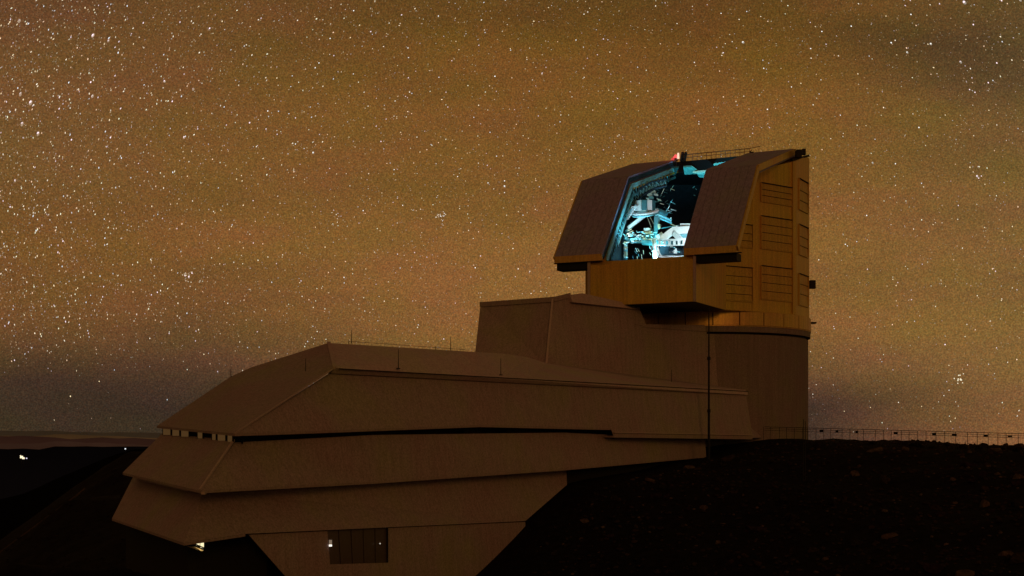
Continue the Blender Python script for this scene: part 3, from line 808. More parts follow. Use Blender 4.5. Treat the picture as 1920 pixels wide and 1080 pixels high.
# annex roof edge and visor
B('roof_edge', MB().beam(P(900.5, 571, 154.9), P(1037, 561.5, 148.8), .25, .55), 'plaster')
B('roof_edge', MB().beam(P(1037, 561.5, 148.85), P(1069, 553.5, 150.6), .25, .5), 'plaster')
vq = [P(1068, 553, 150.2), P(1074, 566.5, 150.0), P(1201, 580.5, 157.6), P(1199, 573.5, 158.2), P(1092, 549.8, 152.0)]
B('visor', MB().loft(vq, [p + inw * .5 for p in vq]), 'roof')
B('corner_trim', MB().beam(foot0 + Vector((-.06, -.1, 0)), c0_ + Vector((-.06, -.1, 0)), .22, .3), 'trim')
# ledge seam on the annex front
B('ledge', MB().beam(wz(1037, 602) - inw * .04, wz(1323, 622) - inw * .04, .05, .09), 'drum')
B('ledge', MB().beam(wz(1090, 605) - inw * .05 + zup * .9, wz(1208, 612) - inw * .05 + zup * .0, .05, .07), 'drum')
# wall joining the drum and the annex down to the low roof
B('link_wall', MB().loft([Vector((4.0, 148.2, -4)), Vector((24.2, 165.3, -4)), Vector((29, 166.2, -4)), Vector((26, 172, -4)), Vector((2, 160, -4))],
                         [Vector((4.45, 148.9, 12.3)), Vector((24.0, 165.45, 12.3)), Vector((28, 166.2, 12.3)), Vector((26, 172, 12.3)), Vector((2, 160, 12.3))]))

# upper storey (roof storey)
R0 = P(615, 643, 112); Kt = P(626, 690, 105); Kb = P(617, 700, 105.2)
E0 = P(440, 813, 93); E1 = P(565, 809, 99); W0 = P(294, 798.5, 112); S1 = P(470, 689, 113.5); S2 = P(433, 706, 113)
T3t, T3b = P(1398, 733, 163), P(1399, 740.5, 162.8)
M1, M2, M2b, M3 = P(900, 797, 118.5), P(1145, 803, 137), P(1150, 817, 137.2), P(1411, 821, 162.2)
def lerp(a, b, f): return a + (b - a) * f
def onl(a, b, px):
    r = (px - HX) / F; s = (r * a.y - a.x) / ((b.x - a.x) - r * (b.y - a.y)); return a + (b - a) * s
K1, K2 = onl(Kb, T3b, 900), onl(Kb, T3b, 1147)
ridge_pts = [R0, P(892, 660, 124.5), P(945, 663, 130.5), P(990, 670, 138), P(1025, 681, 145.5), P(1180, 706, 150), P(1398, 731, 163.2)]
up = MB()
up.poly([R0, Kt, E0, W0, S2, S1])
B('roof_slope', MB().poly([S1, R0, Kt]).poly([S1, Kt, E0]).poly([S1, E0, S2]).poly([S2, E0, W0]), 'plaster', label='left slope of the top roof')
us = MB(); us.v = []
top = ridge_pts
low = [onl(Kt, T3t, HX + F * p.x / p.y) for p in top]; low[0] = Kt; low[-1] = T3t
for i in range(len(top) - 1): us.poly([low[i], low[i + 1], top[i + 1], top[i]])
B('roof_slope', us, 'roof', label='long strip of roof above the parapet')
bk = Vector((-15, 16, 0))
pl = MB().poly(list(top) + [top[-1] + Vector((-6, 14, 0)), top[-2] + bk * .6, top[-3] + bk * .5]).poly([R0, top[1], top[1] + Vector((-4, 8, -.1)), S1])
B('roof_deck', pl)
fascia = MB()
fo = Vector((.20, -.15, 0))
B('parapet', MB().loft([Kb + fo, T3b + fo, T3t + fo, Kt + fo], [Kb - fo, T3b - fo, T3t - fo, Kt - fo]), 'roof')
B('gutter', MB().beam(lerp(Kt, T3t, .004) + fo * 1.3 + zup * -.06, T3t + fo * 1.3 + zup * -.06, .07, .07), 'black')
B('hip_trim', MB().beam(R0 + fo * .3, Kt + fo * .3, .28, .24), 'trim')
B('hip_trim', MB().beam(Kt + fo * .2, E0, .1, .1), 'trim')
B('wall', MB().poly([Kb, E0, E1]), 'plaster', label='small triangular facet of the roof storey')
B('wall', MB().poly([Kb, E1, M1, K1]).poly([K1, M1, M2, K2]).poly([K2, M2, M2b, M3, T3b]), 'plaster', label='long inclined wall of the roof storey')
B('wall', MB().poly([T3t, T3b, M3, M3 + Vector((6, 14, 0)), T3t + Vector((-2, 6, 0))]), 'plaster')
B('sill_band', MB().beam(lerp(M2b, M3, .0) + Vector((.05, -.1, .35)), M3 + Vector((.05, -.1, .35)), .12, .1), 'trim')
# underside (soffit) of the roof storey, with thickness
th = Vector((0, 0, -.18))
sofa = [E0, E1, M1, M2, M2 + Vector((-14, 12, 0)), W0]
B('soffit', MB().loft([p + th for p in sofa], [p + Vector((0, 0, -.005)) for p in sofa]), 'plaster')
sofb = [M2b, M3, M3 + Vector((-6, 16, 0)), M2b + Vector((-14, 12, 0))]
B('soffit', MB().loft([p + th for p in sofb], [p + Vector((0, 0, -.005)) for p in sofb]), 'plaster')

# middle storey: flaring skirt wall
def drop(p, z): return Vector((p.x, p.y, z))
Bt0, Bt1, Bt2, Bt3 = P(304, 813, 112.5), P(439, 825, 94.6), P(1060, 811, 132), P(1322, 824, 157.8)
Bb0, Bb1, Bb1b, Bb2, Bb3 = P(230, 886, 110), P(375, 920, 89.5), P(700, 903, 106.5), P(1060, 878.5, 130.3), P(1324, 855, 157.4)
Bt1f = P(440, 829.5, 95.0)
Bt1b = onl(Bt1, Bt2, 700)
Bt1b.z = (HY - 815.5) / F * Bt1b.y
mb_ = MB()
B('wall', MB().poly([Bt0, Bb0, Bb1, Bt1]), 'plaster', label='left facet of the middle storey')
B('wall', MB().poly([Bt1f, Bb1, Bb1b, Bt1b]).poly([Bt1b, Bb1b, Bb2, Bt2]).poly([Bt2, Bb2, Bb3, Bt3]), 'plaster', label='long flared wall of the middle storey')
B('hip_trim', MB().beam(Bt1 + Vector((0, -.05, 0)), Bb1 + Vector((0, -.05, .05)), .14, .14), 'trim')
sofc = [Bb0, Bb1, Bb1b, Bb2, Bb3, Bb3 + Vector((-4, 6, 0)), Bb2 + Vector((-13, 12, 0)), Bb0 + Vector((4, 10, 0))]
B('soffit', MB().loft([p + th for p in sofc], [p + Vector((0, 0, -.005)) for p in sofc]), 'plaster')
tops = [Bt0, Bt1f, Bt1b, Bt2, Bt3, Bt3 + Vector((-4, 6, 0)), Bt2 + Vector((-13, 12, 0))]
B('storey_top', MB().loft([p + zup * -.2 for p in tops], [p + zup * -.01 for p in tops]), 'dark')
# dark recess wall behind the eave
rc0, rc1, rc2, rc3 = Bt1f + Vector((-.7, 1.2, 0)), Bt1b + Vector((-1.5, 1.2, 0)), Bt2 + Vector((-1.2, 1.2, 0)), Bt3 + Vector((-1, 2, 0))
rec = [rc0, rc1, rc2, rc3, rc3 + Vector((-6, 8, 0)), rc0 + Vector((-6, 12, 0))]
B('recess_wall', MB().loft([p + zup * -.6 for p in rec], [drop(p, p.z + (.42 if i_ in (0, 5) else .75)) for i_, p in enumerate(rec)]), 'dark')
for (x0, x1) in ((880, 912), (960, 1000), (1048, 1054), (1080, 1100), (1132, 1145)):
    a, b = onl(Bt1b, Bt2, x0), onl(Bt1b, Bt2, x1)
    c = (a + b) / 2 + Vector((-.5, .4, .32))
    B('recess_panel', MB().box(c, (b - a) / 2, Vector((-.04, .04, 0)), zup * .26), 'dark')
# lit window strip on the left end
wins = [(306, 321), (323.5, 337.5), (340, 355), (371, 381), (398, 406), (408.5, 424), (427, 437)]
wa, wb = P(300, 806, 112.3), P(438, 819, 94.2)
strip_out = Vector((-.83, -.55, 0))
warm_pane = glow('lit_pane', (1.0, .50, .16), .062)
for x0, x1 in wins:
    a, b = onl(wa, wb, x0), onl(wa, wb, x1)
    f = (x0 - 300) / 138
    zc = lerp(wa, wb, f).z
    for q in (a, b): q.z = zc
    w = MB()
    hgt = .40
    w.box((a + b) / 2, (b - a) / 2, Vector((.02, .015, 0)), zup * hgt)
    wo_ = w.build('window', warm_pane, bld)
    [MB().beam(q_ - zup * hgt, q_ + zup * hgt, .12, .1).build('frame', M['black'], wo_) for q_ in (a, b)]
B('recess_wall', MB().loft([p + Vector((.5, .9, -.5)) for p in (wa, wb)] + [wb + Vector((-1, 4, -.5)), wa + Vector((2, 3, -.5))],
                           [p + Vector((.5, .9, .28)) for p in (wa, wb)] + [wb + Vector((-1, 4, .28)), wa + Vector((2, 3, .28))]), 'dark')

# lower storey
Ct0, Ct1, Ct2 = P(250, 893, 113.6), P(382, 921, 93.6), P(1062, 880, 134.4)
Cb0, Cb1, Cb1b, Cb2 = P(210, 972, 109.5), P(345, 1018, 88), P(460, 1001, 93.5), P(985, 977, 125.2)
Ce = P(1063, 909, 132.6)
B('wall', MB().poly([Ct0, Cb0, Cb1, Ct1]), 'plaster', label='left facet of the lower storey')
lwall = MB().poly([Ct1, Cb1, Cb1b]).poly([Ct1, Cb1b, Cb2, Ct2]).poly([Ct2, Cb2, Ce])
B('wall', lwall, 'plaster', label='long inclined wall of the lower storey')
B('soffit', MB().loft([p + th for p in (Cb0, Cb1, Cb1b, P(460, 1001, 112), P(225, 968, 122))], [p + zup * -.01 for p in (Cb0, Cb1, Cb1b, P(460, 1001, 112), P(225, 968, 122))]), 'plaster')
# small bracket box under the middle storey corner
B('bracket', MB().box(P(382, 924.5, 89.8), (.13, 0, 0), (0, .2, 0), zup * .09), 'trim')
a, b = P(256, 897, 109.5), P(352, 918, 93)
B('eave_panel', MB().loft([a, b, b + Vector((.2, .6, .35)), a + Vector((.2, .6, .35))], [p + zup * -.12 for p in (a, b, b + Vector((.2, .6, .35)), a + Vector((.2, .6, .35)))]), 'trim')
# ground storey: wall with a dark window bay
D0, D1, D2 = P(466, 1002.5, 94.2), P(560, 1110, 93.8), P(800, 1150, 115.0)
D3 = P(985, 978.5, 125.4)
gw = MB()
# window opening corners on the wall plane
wtl, wtr, wbr, wbl = (614, 994), (728, 988), (728, 1055), (619, 1058)
def onD(px, py):
    # plane through D0, D3 and vertical-ish lean
    n = (D3 - D0).cross(P(985, 1080, 124.6) - D3).normalized()
    r = Vector(((px - HX) / F, 1, (HY - py) / F)); return r * (D0.dot(n) / r.dot(n))
TL, TR, BR, BL = onD(*wtl), onD(*wtr), onD(*wbr), onD(*wbl)
eTL, eTR = onD(614, 995.5), onD(728, 989.9)
F0, F1 = onD(466, 1002.5), onD(985, 978.5)
G0, G1_, G2_, G3_ = onD(640, 1210), onD(728, 1210), onD(985, 1210), onD(545, 1092)
gw.poly([F0, onD(614, 995.5), BL, onD(619, 1170), G3_]).poly([BL, BR, onD(728, 1170), onD(619, 1170)]).poly([onD(728, 990), F1, onD(985, 1170), onD(728, 1170)])
B('wall', gw, 'plaster', label='ground storey wall with the dark window bay')
inD = Vector((-.8, .6, 0))
bayq = [TL, TR, BR, BL]
B('window_bay', MB().solid([*bayq, *[p + inD * .9 for p in bayq]], [(0, 1, 5, 4), (1, 2, 6, 5), (2, 3, 7, 6), (3, 0, 4, 7)]), 'dark')
wbay = MB()
q = [p + inD * .22 for p in bayq]
win = wbay.loft(q, [p + inD * .05 for p in q]).build('window', M['glass'], bld)
for k in range(1, 5):
    a, b = lerp(q[0], q[1], k / 5), lerp(q[3], q[2], k / 5)
    MB().beam(a - inD * .04, b - inD * .03, .035, .04).build('mullion', M['dark'], win)
# core that closes the storeys from behind
core = [P(430, 1000, 112), P(560, 1000, 107), P(1000, 1000, 138), P(1000, 1000, 150), P(560, 1000, 140), P(430, 1000, 125)]
B('core_wall', MB().loft([drop(p, -16) for p in core], [drop(p, -6.5) for p in core]), 'dark')
core2 = [P(236, 1000, 116), P(352, 1000, 93.5), P(500, 1000, 98.5), P(620, 1000, 125), P(300, 1000, 128)]
B('core_wall', MB().loft([drop(p, -16) for p in core2], [drop(p, -7.2) for p in core2]), 'dark')
core3 = [P(300, 900, 116), P(392, 900, 97.5), P(1040, 900, 137), P(1000, 900, 150), P(350, 900, 130)]
B('core_wall', MB().loft([drop(p, -7.5) for p in core3], [drop(p, -3.9) for p in core3]), 'dark')
core4 = [P(1030, 900, 132), P(1318, 900, 159), P(1318, 900, 175), P(1000, 900, 150)]
B('core_wall', MB().loft([drop(p, -8) for p in core4], [drop(p, -3.0) for p in core4]), 'dark')
# lit window under the left corner
lw = P(371, 1022, 91.2)
lit = glow('bright_pane', (1.0, .86, .50), 1.15)
lwin = MB().beam(P(359, 1017.2, 91.3), P(383, 1027.5, 91.0), .08, .06).build('window', M['black'], bld); lwin['label'] = 'small brightly lit window under the left corner'
for (x0, x1, yt, yb) in ((361.5, 367, 1017.5, 1021), (368.3, 374.3, 1016.8, 1024.2), (375.6, 382, 1016.8, 1028)):
    mbp = MB()
    a = [P(x0, yt, 91.3), P(x1, yt, 91.2), P(x1, yb, 91.2), P(x0, yb - 1.5, 91.3)]
    mbp.loft(a, [p + Vector((0, .04, 0)) for p in a]).build('pane', lit, lwin)
a = [P(351, 1024.5, 91.6), P(364, 1025, 91.0), P(381.5, 1031.5, 90.9), P(378, 1033.5, 90.9)]
MB().loft(a, [p + Vector((0, .05, 0)) for p in a]).build('sill', M['beige'], lwin)
ld = bpy.data.lights.new('room_glow', 'POINT'); ld.energy = 6; ld.color = (1, .8, .35); ld.shadow_soft_size = .1
lo_ = bpy.data.objects.new('room_glow', ld); col.objects.link(lo_); lo_.parent = bld; lo_.location = P(371, 1028, 90.6) - bld.location

# lamps on the ground storey window
for (px, py, s_, lab) in ((617.5, 1018, .72, 'small white wall lamp at the left edge of the dark ground storey window'), (710.5, 1018, .2, 'tiny dim lamp inside the dark ground storey window')):
    p = onD(px, py) - inD * .12
    e = empty('wall_lamp', p, lab, 'lamp')
    MB().box(p + zup * (.08 * s_), Vector((.13, .05, 0)) * s_, Vector((.03, -.06, 0)) * s_, zup * .24 * s_).build('shade', glow('lamp_shade', (1, .72, .5), .2), e)
    MB().box(p - zup * (.26 * s_), Vector((.13, .05, 0)) * s_, Vector((.03, -.06, 0)) * s_, zup * .1 * s_).build('bulb', glow('lamp_bulb', (1, .93, .8), 1.4), e)

# lightning rods and cable on the roofs
for (x, y0, y1, Y) in ((659, 619, 644, 113.9), (845, 631, 657, 122.2), (433, 686, 707, 112.8), (573, 672, 712, 106.5), (747, 655, 691, 111.5), (939, 672, 703, 121.5), (1259, 693, 716, 149.5), (817, 648, 657, 121), (654, 637, 645, 114)):
    B('lightning_rod', MB().tube(P(x, y1, Y), P(x, y0, Y), .035, .02, 6), 'black')
for (x, y1, Y) in ((747, 691, 111.3), (939, 703, 121.3)):
    B('rod_foot', MB().box(P(x, y1, Y), (.16, 0, 0), (0, .12, 0), zup * .04), 'black')
B('lightning_cable', MB().tube(P(655, 640, 113.9), P(872, 655.5, 123.5), .02, n=5), 'red_tinted')

# ------------------------------------------------------------------ mast
mz = ground_z(22.3, 150) - .6
ms = empty('lightning_mast', (22.25, 150, mz), 'tall thin black mast standing in front of the drum wall', 'mast')
s1 = Vector((22.15, 150, 0))
MB().tube(s1 + zup * mz, s1 + zup * 2.5, .15, .13, 8).build('lower_pole', M['black'], ms)
MB().tube(s1 + zup * 2.5, s1 + zup * 8.4, .12, .10, 8).build('middle_pole', M['black'], ms)
MB().tube(s1 + zup * 8.4, s1 + zup * 14.3, .09, .06, 8).build('upper_pole', M['black'], ms)
for z in (2.5, 8.4): MB().tube(s1 + zup * (z - .18), s1 + zup * (z + .18), .2, .2, 8).build('collar', M['black'], ms)
for i, (px, yt) in enumerate(((1506.5, 786), (1510, 790))):
    Y = 128; z0 = P(px, 846, Y).z
    p = P(px, 846, Y)
    gz_ = ground_z(p.x, p.y) + rough(p.x, p.y) - .3
    q = P(px, yt, Y); b = Vector((p.x, p.y, gz_))
    tag(MB().tube(b, q, .035, .03, 6).build('slope_pole', M['black']), ('taller' if i == 0 else 'shorter') + ' of two thin dark poles on the slope right of the drum', 'pole', 'thin poles on the slope')

# ------------------------------------------------------------------ railing on the crest
ra, rb = Vector((30.6, 161.5, 0)), Vector((56.5, 121, 0))
def gcrest(p): return ground_z(p.x, p.y) + rough(p.x, p.y)
ra.z, rb.z = -.1, -1.35
rail = empty('crest_railing', (ra.x, ra.y, ra.z), 'long low metal railing running along the hill crest right of the drum', 'railing')
rtop = lambda f: lerp(ra, rb, f) + zup * (.86 + .16 * f)
for off, nm in ((0, 'top_rail'), (-.2, 'middle_rail'), (-.42, 'lower_rail')):
    m_ = MB()
    for k in range(20):
        m_.tube(rtop(k / 20) + zup * off, rtop((k + 1) / 20) + zup * off, .03 if off == 0 else .02, n=5)
    m_.build(nm, M['black'], rail)
for k in range(40):
    f = k / 39 + rnd.uniform(-.006, .006); p = rtop(f)
    MB().tube(Vector((p.x, p.y, min(gcrest(p), p.z - .8) - .2)), p, .028, n=5).build('post', M['black'], rail)
for f in (.2, .24, .31, .42, .52, .58, .66, .73, .8, .9, .93):
    p = rtop(f + rnd.uniform(-.01, .01)) - zup * .3
    MB().box(p, Vector((.14, -.2, 0)) * rnd.uniform(.5, 1.3), Vector((.02, .02, 0)), zup * rnd.uniform(.07, .16)).build('plate', M['black'], rail)

# ------------------------------------------------------------------ rocks
rock_cols = [(.016, .012, .012), (.026, .017, .017), (.02, .011, .02), (.07, .048, .045), (.011, .01, .008)]
rock_m = [mat('boulder_stone', c, .95, 0, .5, 2.2, .7, 3, spec=.05) for c in rock_cols]
rock_meshes = []
for k in range(9):
    bm = bmesh.new(); bmesh.ops.create_icosphere(bm, subdivisions=2, radius=1)
    sd = Vector((k * 7.3, 1.1, 2.2))
    for v in bm.verts:
        n_v = noise.noise(v.co * 1.1 + sd) * .6 + noise.noise(v.co * 2.7 + sd) * .22
        v.co *= 1 + n_v
        for ax in (Vector((1, .4, .3)), Vector((-.6, .8, .2)), Vector((.1, -.9, .5)), Vector((0, .1, 1))):
            a_ = ax.normalized(); lim = .62 + .12 * math.sin(k * 3 + ax.x * 9)
            dd = v.co.dot(a_)
            if dd > lim: v.co -= a_ * (dd - lim)
    me = bpy.data.meshes.new('boulder'); bm.to_mesh(me); bm.free()
    me.materials.append(rock_m[k % 5]); rock_meshes.append(me)
placed = 0; tries = 0
def inside_building(x, y):
    # right side of the facade line only
    s = (y - 105) / 58; xf = -14 + 42.5 * s
    return x < xf + 4
spots = []
while placed < 150 and tries < 9000:
    tries += 1
    px = rnd.uniform(1070, 1920); Y = rnd.uniform(78, 150)
    x = (px - HX) / F * Y
    if inside_building(x, Y): continue
    z = ground_z(x, Y) + rough(x, Y)
    py = HY - F * z / Y
    if py > 1095 or py < 816: continue
    r = rnd.choice((.22, .28, .35, .45, .6)) * rnd.uniform(.8, 1.3)
    if any((x - a) ** 2 + (Y - b) ** 2 < (r + c) ** 2 for a, b, c in spots): continue
    spots.append((x, Y, r)); placed += 1
    o_ = bpy.data.objects.new('boulder', rock_meshes[rnd.randrange(9)]); col.objects.link(o_)
    o_.location = (x, Y, z + r * .15); o_.scale = (r * rnd.uniform(.8, 1.5), r * rnd.uniform(.8, 1.3), r * rnd.uniform(.5, .9))
    o_.rotation_euler = (rnd.uniform(-.3, .3), rnd.uniform(-.3, .3), rnd.uniform(0, 6.3))
    mi = rock_meshes.index(o_.data) % 5
    where_ = 'just under the crest' if py < 870 else ('low on the slope' if py > 985 else 'halfway down the slope')
    side_ = 'near the building' if px < 1350 else ('towards the right edge' if px > 1640 else 'below the drum')
    tag(o_, ('large' if r > .42 else 'small') + ' ' + ('dark', 'brownish', 'purplish', 'pale', 'black')[mi] + ' boulder ' + where_ + ', ' + side_, 'boulder', 'boulders scattered over the rocky slope')
# rubble between them
def add_rocks(n, region, smin, smax):
    mbk = MB()
    ico = bmesh.new(); bmesh.ops.create_icosphere(ico, subdivisions=1, radius=1)
    iv = [v.co.copy() for v in ico.verts]; ifc = [tuple(v.index for v in f.verts) for f in ico.faces]; ico.free()
    for _ in range(n):
        x, y = region()
        if x is None: continue
        z = ground_z(x, y) + rough(x, y); s_ = rnd.uniform(smin, smax) ** 1.0
        rot = Matrix.Rotation(rnd.uniform(0, 6.3), 3, 'Z'); jit = [rnd.uniform(.65, 1.25) for _ in iv]
        sc_ = Vector((rnd.uniform(.7, 1.5), rnd.uniform(.7, 1.3), rnd.uniform(.4, .9)))
        pts = []
        for c_, j_ in zip(iv, jit):
            w = Vector((c_.x * sc_.x, c_.y * sc_.y, c_.z * sc_.z)) * s_ * j_
            pts.append(rot @ w + Vector((x, y, z)))
        mbk.solid(pts, ifc)
    return mbk
def reg():
    px = rnd.uniform(1000, 2050); Y = rnd.uniform(70, 158); x = (px - HX) / F * Y
    return (None, None) if inside_building(x, Y) else (x, Y)
tag(add_rocks(5200, reg, .06, .26).build('rubble', rock_m[1], fix=False), 'loose dark rubble covering the rocky slope', 'rubble', kind='stuff')
tag(add_rocks(520, reg, .07, .22).build('rubble', rock_m[3], fix=False), 'paler loose rubble strewn over the rocky slope', 'rubble', kind='stuff')
def reg2():
    px = rnd.uniform(-100, 240); Y = rnd.uniform(95, 230); x = (px - HX) / F * Y
    return x, Y
tag(add_rocks(900, reg2, .06, .25).build('rubble', rock_m[0], fix=False), 'loose dark rubble on the spur left of the building', 'rubble', kind='stuff')
# low shrubs along the railing
leafm = mat('dry_shrub', (.02, .02, .012), .9, 0, .3, 4, 0, spec=0)
for i, (px, hgt) in enumerate(((1633, .4), (1708, .3), (1722, .35), (1803, .75), (1830, .4), (1866, .3), (1902, .35))):
    f = None
    for k in range(400):
        p = lerp(ra, rb, k / 400)
        if HX + F * p.x / p.y >= px: f = k / 400; break
    if f is None: continue
    p = lerp(ra, rb, f); p = p + Vector((.2, .3, 0))
    gz_ = gcrest(p)
    mbs = MB()
    for k in range(160):
        a = rnd.uniform(0, 6.28); e = rnd.uniform(0, 1.4); r = hgt * rnd.uniform(.3, 1.15)
        c_ = Vector((math.cos(a) * math.cos(e) * r * 1.4, math.sin(a) * math.cos(e) * r * 1.2, math.sin(e) * r * .9))
        q_ = Vector((rnd.uniform(-1, 1), rnd.uniform(-1, 1), rnd.uniform(-1, 1))).normalized() * .07
        q2 = q_.cross(Vector((rnd.random(), rnd.random(), 1))).normalized() * .05
        mbs.poly([p + zup * 0 + c_ + Vector((0, 0, gz_ - p.z)) - q_, Vector((p.x, p.y, gz_)) + c_ + q2, Vector((p.x, p.y, gz_)) + c_ + q_, Vector((p.x, p.y, gz_)) + c_ - q2])
    e_ = empty('shrub', (p.x, p.y, gz_), ('first', 'second', 'third', 'tallest', 'fifth', 'sixth', 'seventh')[i] + ' dark dry shrub from the drum along the crest railing', 'shrub', 'shrubs along the crest railing')
    mbs.build('foliage', leafm, e_, fix=False)
    MB().tube((p.x, p.y, gz_ - .1), (p.x + .05, p.y, gz_ + hgt * .5), .03, .015, 5).build('stem', M['black'], e_)

# ------------------------------------------------------------------ far lights
def far_lamp(px, py, Y, r, s, colr, lab):
    p = P(px, py, Y)
    e = empty('far_lamp', (p.x, p.y, p.z - r * 3), lab, 'lamp', 'lights on the dark hills')
    MB().tube((p.x, p.y, p.z - r * 6), (p.x, p.y, p.z), r * .12, n=6).build('pole', M['black'], e)
    MB().tube(p - zup * r * .7, p + zup * r * .7, r, r * .8, 8).build('bulb', glow('far_bulb', colr, s), e)
far_lamp(40.5, 857, 6100, 7.5, 1.6, (1, .82, .5), 'brightest of the cluster of lights on the dark hills at far left')
far_lamp(44, 859, 6100, 6, 1.3, (1, .85, .6), 'yellow light just right of the brightest one on the dark hills')
far_lamp(38.5, 854.5, 6100, 3, 1.2, (1, .85, .6), 'small light just above the brightest one on the dark hills')
far_lamp(49.8, 859.2, 6100, 3.4, 1.1, (.8, .75, .9), 'small separate light at the right end of the far left cluster')
far_lamp(235, 841.5, 1330, .75, 1.2, (.9, .95, 1), 'single small white light on the ridge just left of the building')

# ------------------------------------------------------------------ stars
sm = bpy.data.materials.new('starlight'); sm.use_nodes = True
t = sm.node_tree; t.nodes.clear()
at = t.nodes.new('ShaderNodeAttribute'); at.attribute_name = 'starcol'
em = t.nodes.new('ShaderNodeEmission'); t.links.new(at.outputs['Color'], em.inputs['Color']); em.inputs['Strength'].default_value = 1
om = t.nodes.new('ShaderNodeOutputMaterial'); t.links.new(em.outputs[0], om.inputs['Surface'])
sm.cycles.emission_sampling = 'NONE'
SR = 90000.
sv, sf, scol = [], [], []
srn = random.Random(11)
def star(px, py, r, b, tint, ang=0, stretch=1., shape=4):
    a, e = (px - HX) / F, (HY - py) / F
    d = Vector((a, 1, e)); d.normalize()
    rx = Vector((0, 0, 1)).cross(d).normalized() * -1; uy = rx.cross(d).normalized() * -1
    if uy.z < 0: uy = -uy
    if rx.x < 0: rx = -rx
    c = d * SR; k = SR / F / math.sqrt(1 + a * a + e * e)
    base = len(sv); ca, sa = math.cos(ang), math.sin(ang); k0 = 1 if py < 690 else .4
    for i in range(shape):
        th = 2 * math.pi * i / shape + .3
        lx, ly = math.cos(th) * r * stretch, math.sin(th) * r
        x, y = lx * ca - ly * sa, lx * sa + ly * ca
        sv.append(tuple(c + (rx * x + uy * y) * k))
    sf.append(tuple(range(base, base + shape)))
    scol.append((b * tint[0] + .17 * k0, b * tint[1] + .085 * k0, b * tint[2] * .9 + .02, 1))
tints = [(1, .9, .76), (1, .84, .6), (.74, .88, 1.1), (1, .97, .9), (1, .7, .55), (.98, .84, 1.1), (.9, 1, .85)]
def coma(px, py):
    dx, dy = px - 1150, 600 - py
    r = math.hypot(dx, dy) / 1200
    ang = math.atan2(dy, dx) + math.pi / 2
    return ang, 1 + 1.9 * max(0, r - .35)
def density(px, py):
    w = .28 + .72 * math.exp(-((px + 150) / 520.) ** 2) * (1 if py < 700 else .4)
    w += .18 * math.exp(-((px - 850) / 350.) ** 2)
    if py > 600: w *= max(0.03, 1 - (py - 590) / 130.) if px < 500 else max(.2, 1 - (py - 600) / 330.)
    return w
cnt = 0
while cnt < 46000:
    px, py = srn.uniform(-700, 2620), srn.uniform(-420, 812)
    if srn.random() > density(px, py): continue
    cnt += 1
    m_ = srn.random() ** 6.5
    b = .05 + .95 * m_ + .34 * srn.random() ** 3; r = .46 + .5 * m_ + .16 * srn.random()
    ang, stz = coma(px, py)
    star(px, py, r, b, srn.choice(tints), ang + srn.uniform(-.4, .4), stz * srn.uniform(.85, 1.25))
for _ in range(5000):   # the rest of the sky dome
    a = srn.uniform(0, 2 * math.pi); e = math.asin(srn.random())
    d = Vector((math.cos(a) * math.cos(e), math.sin(a) * math.cos(e), math.sin(e)))
    if d.y > .6 and d.z < .5: continue
    rx = Vector((0, 0, 1)).cross(d); rx.normalize(); uy = rx.cross(d); k = SR / F; r = srn.uniform(.6, 1.3); base = len(sv)
    for i in range(4):
        th = math.pi / 2 * i; sv.append(tuple(d * SR + (rx * math.cos(th) + uy * math.sin(th)) * r * k))
    sf.append(tuple(range(base, base + 4))); b = srn.uniform(.25, .9); tt = srn.choice(tints); scol.append((b * tt[0], b * tt[1], b * tt[2], 1))
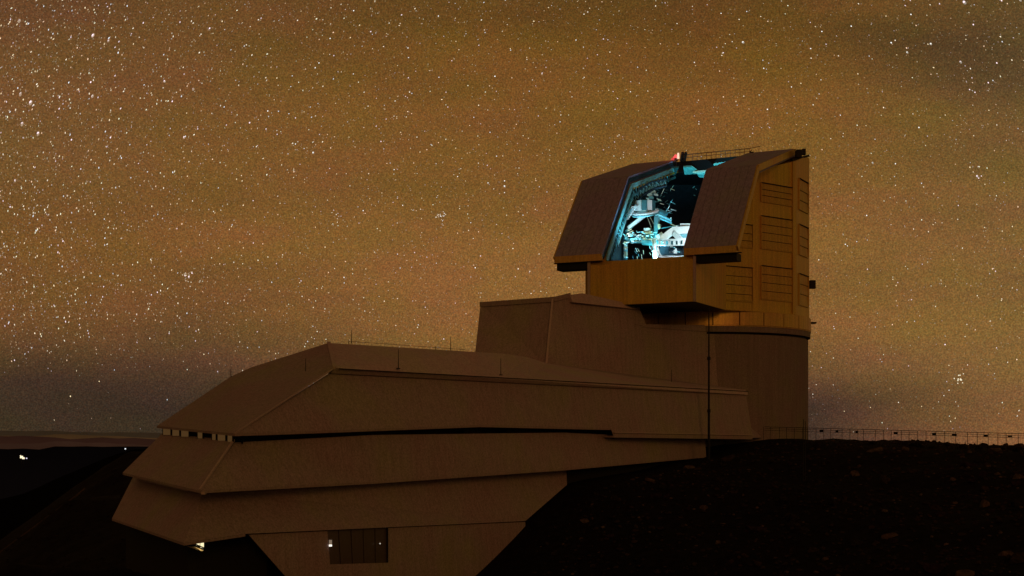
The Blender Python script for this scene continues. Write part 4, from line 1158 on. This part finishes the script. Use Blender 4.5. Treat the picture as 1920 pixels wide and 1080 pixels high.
bright = [(174, 66, 3.6), (203, 76, 2.6), (57, 192, 4.2), (38, 176, 3.4), (173, 180, 3.0), (41, 232, 3.6), (71, 250, 3.6), (345, 257, 2.7), (134, 262, 2.2),
          (207, 258, 2.2), (170, 154, 2.3), (308, 152, 2.5), (362, 167, 2.6), (323, 190, 2.2), (393, 53, 2.4), (36, 39, 3.0), (28, 338, 2.6), (19, 388, 2.0),
          (946, 349, 3.0), (946, 339, 2.0), (946, 361, 1.7), (915, 343, 1.9), (1808, 4, 4.2), (1393, 79, 3.2), (587, 286, 2.6), (928, 143, 2.3), (1745, 82, 2.6), (1801, 116, 3.0),
          (1701, 98, 2.5), (1671, 80, 2.4), (1439, 205, 2.3), (1636, 305, 2.6), (1625, 404, 2.2), (1723, 239, 2.2), (1679, 307, 2.0), (1484, 163, 1.8), (1432, 128, 2.0),
          (1520, 91, 2.0), (1596, 49, 2.1), (1541, 59, 2.0), (1708, 27, 2.1), (1825, 46, 2.2), (1869, 118, 2.2), (1853, 155, 2.1), (1828, 173, 1.9), (1818, 168, 1.9),
          (1832, 330, 3.0), (1835, 334, 1.8), (1840, 330, 1.6), (1878, 1, 2.2), (1913, 0, 2.6), (132, 743, 1.9), (354, 519, 2.6), (360, 512, 2.0), (347, 517, 1.8), (295, 548, 1.9),
          (118, 452, 2.0), (755, 385, 1.9), (681, 395, 1.9), (891, 502, 2.2), (826, 405, 2.0), (833, 400, 1.6), (830, 414, 1.4), (858, 331, 1.8), (739, 318, 1.7), (468, 230, 2.4),
          (502, 208, 2.0), (598, 118, 1.8), (619, 72, 1.9), (591, 127, 1.9), (663, 20, 2.0), (554, 270, 1.8), (1585, 458, 2.0), (1589, 461, 1.6), (1080, 75, 1.8), (1182, 172, 1.8), (1772, 646, 2.2),
          (1791, 784, 1.6), (1632, 764, 1.4), (1728, 762, 1.5), (1583, 771, 1.4), (1302, 117, 1.8), (1352, 25, 1.8), (765, 90, 1.8), (822, 30, 1.9), (645, 520, 2.0), (186, 715, 1.5), (407, 742, 1.4)]
for (x, y, r) in bright:
    ang, stz = coma(x, y)
    tnt = (1, .82, 1.05) if x < 500 or x > 1750 else (.9, .96, 1.05)
    if y > 700: tnt = (1, .8, .5)
    star(x, y, r * .5, 1.25, tnt, ang, 1 + (stz - 1) * .7, 6)
    star(x + .4, y + .6, r * .66, .25, (1, .85, .8) if x < 500 else (.7, .85, .95), ang, 1 + (stz - 1) * .9, 7) if r > 2.4 else None
for _ in range(13): star(1802 + srn.gauss(0, 5.5), 710 + srn.gauss(0, 6), srn.uniform(.9, 1.6), .9, (1, .92, .72), srn.uniform(0, 3), 1.2)
for _ in range(16): star(826 + srn.gauss(0, 6), 408 + srn.gauss(0, 8), srn.uniform(.6, 1.1), .6, (1, .9, .8), 0, 1.2)
for _ in range(26): star(354 + srn.gauss(0, 14), 518 + srn.gauss(0, 12), srn.uniform(.6, 1.2), .6, (1, .88, .75), 0, 1.2)
# draw brightest last: give each star a slightly different distance so none lie on one plane
me = bpy.data.meshes.new('stars')
me.from_pydata([tuple(np.array(v) * (1 - .002 * (i // 4 % 97) / 97)) for i, v in enumerate(sv)] if False else sv, [], sf)
ca_ = me.attributes.new('starcol', 'FLOAT_COLOR', 'FACE')
ca_.data.foreach_set('color', np.array(scol, 'f').ravel())
me.materials.append(sm)
so = bpy.data.objects.new('stars', me); col.objects.link(so)
tag(so, 'thousands of small stars scattered over the amber night sky, thickest at upper left', 'stars', kind='stuff')
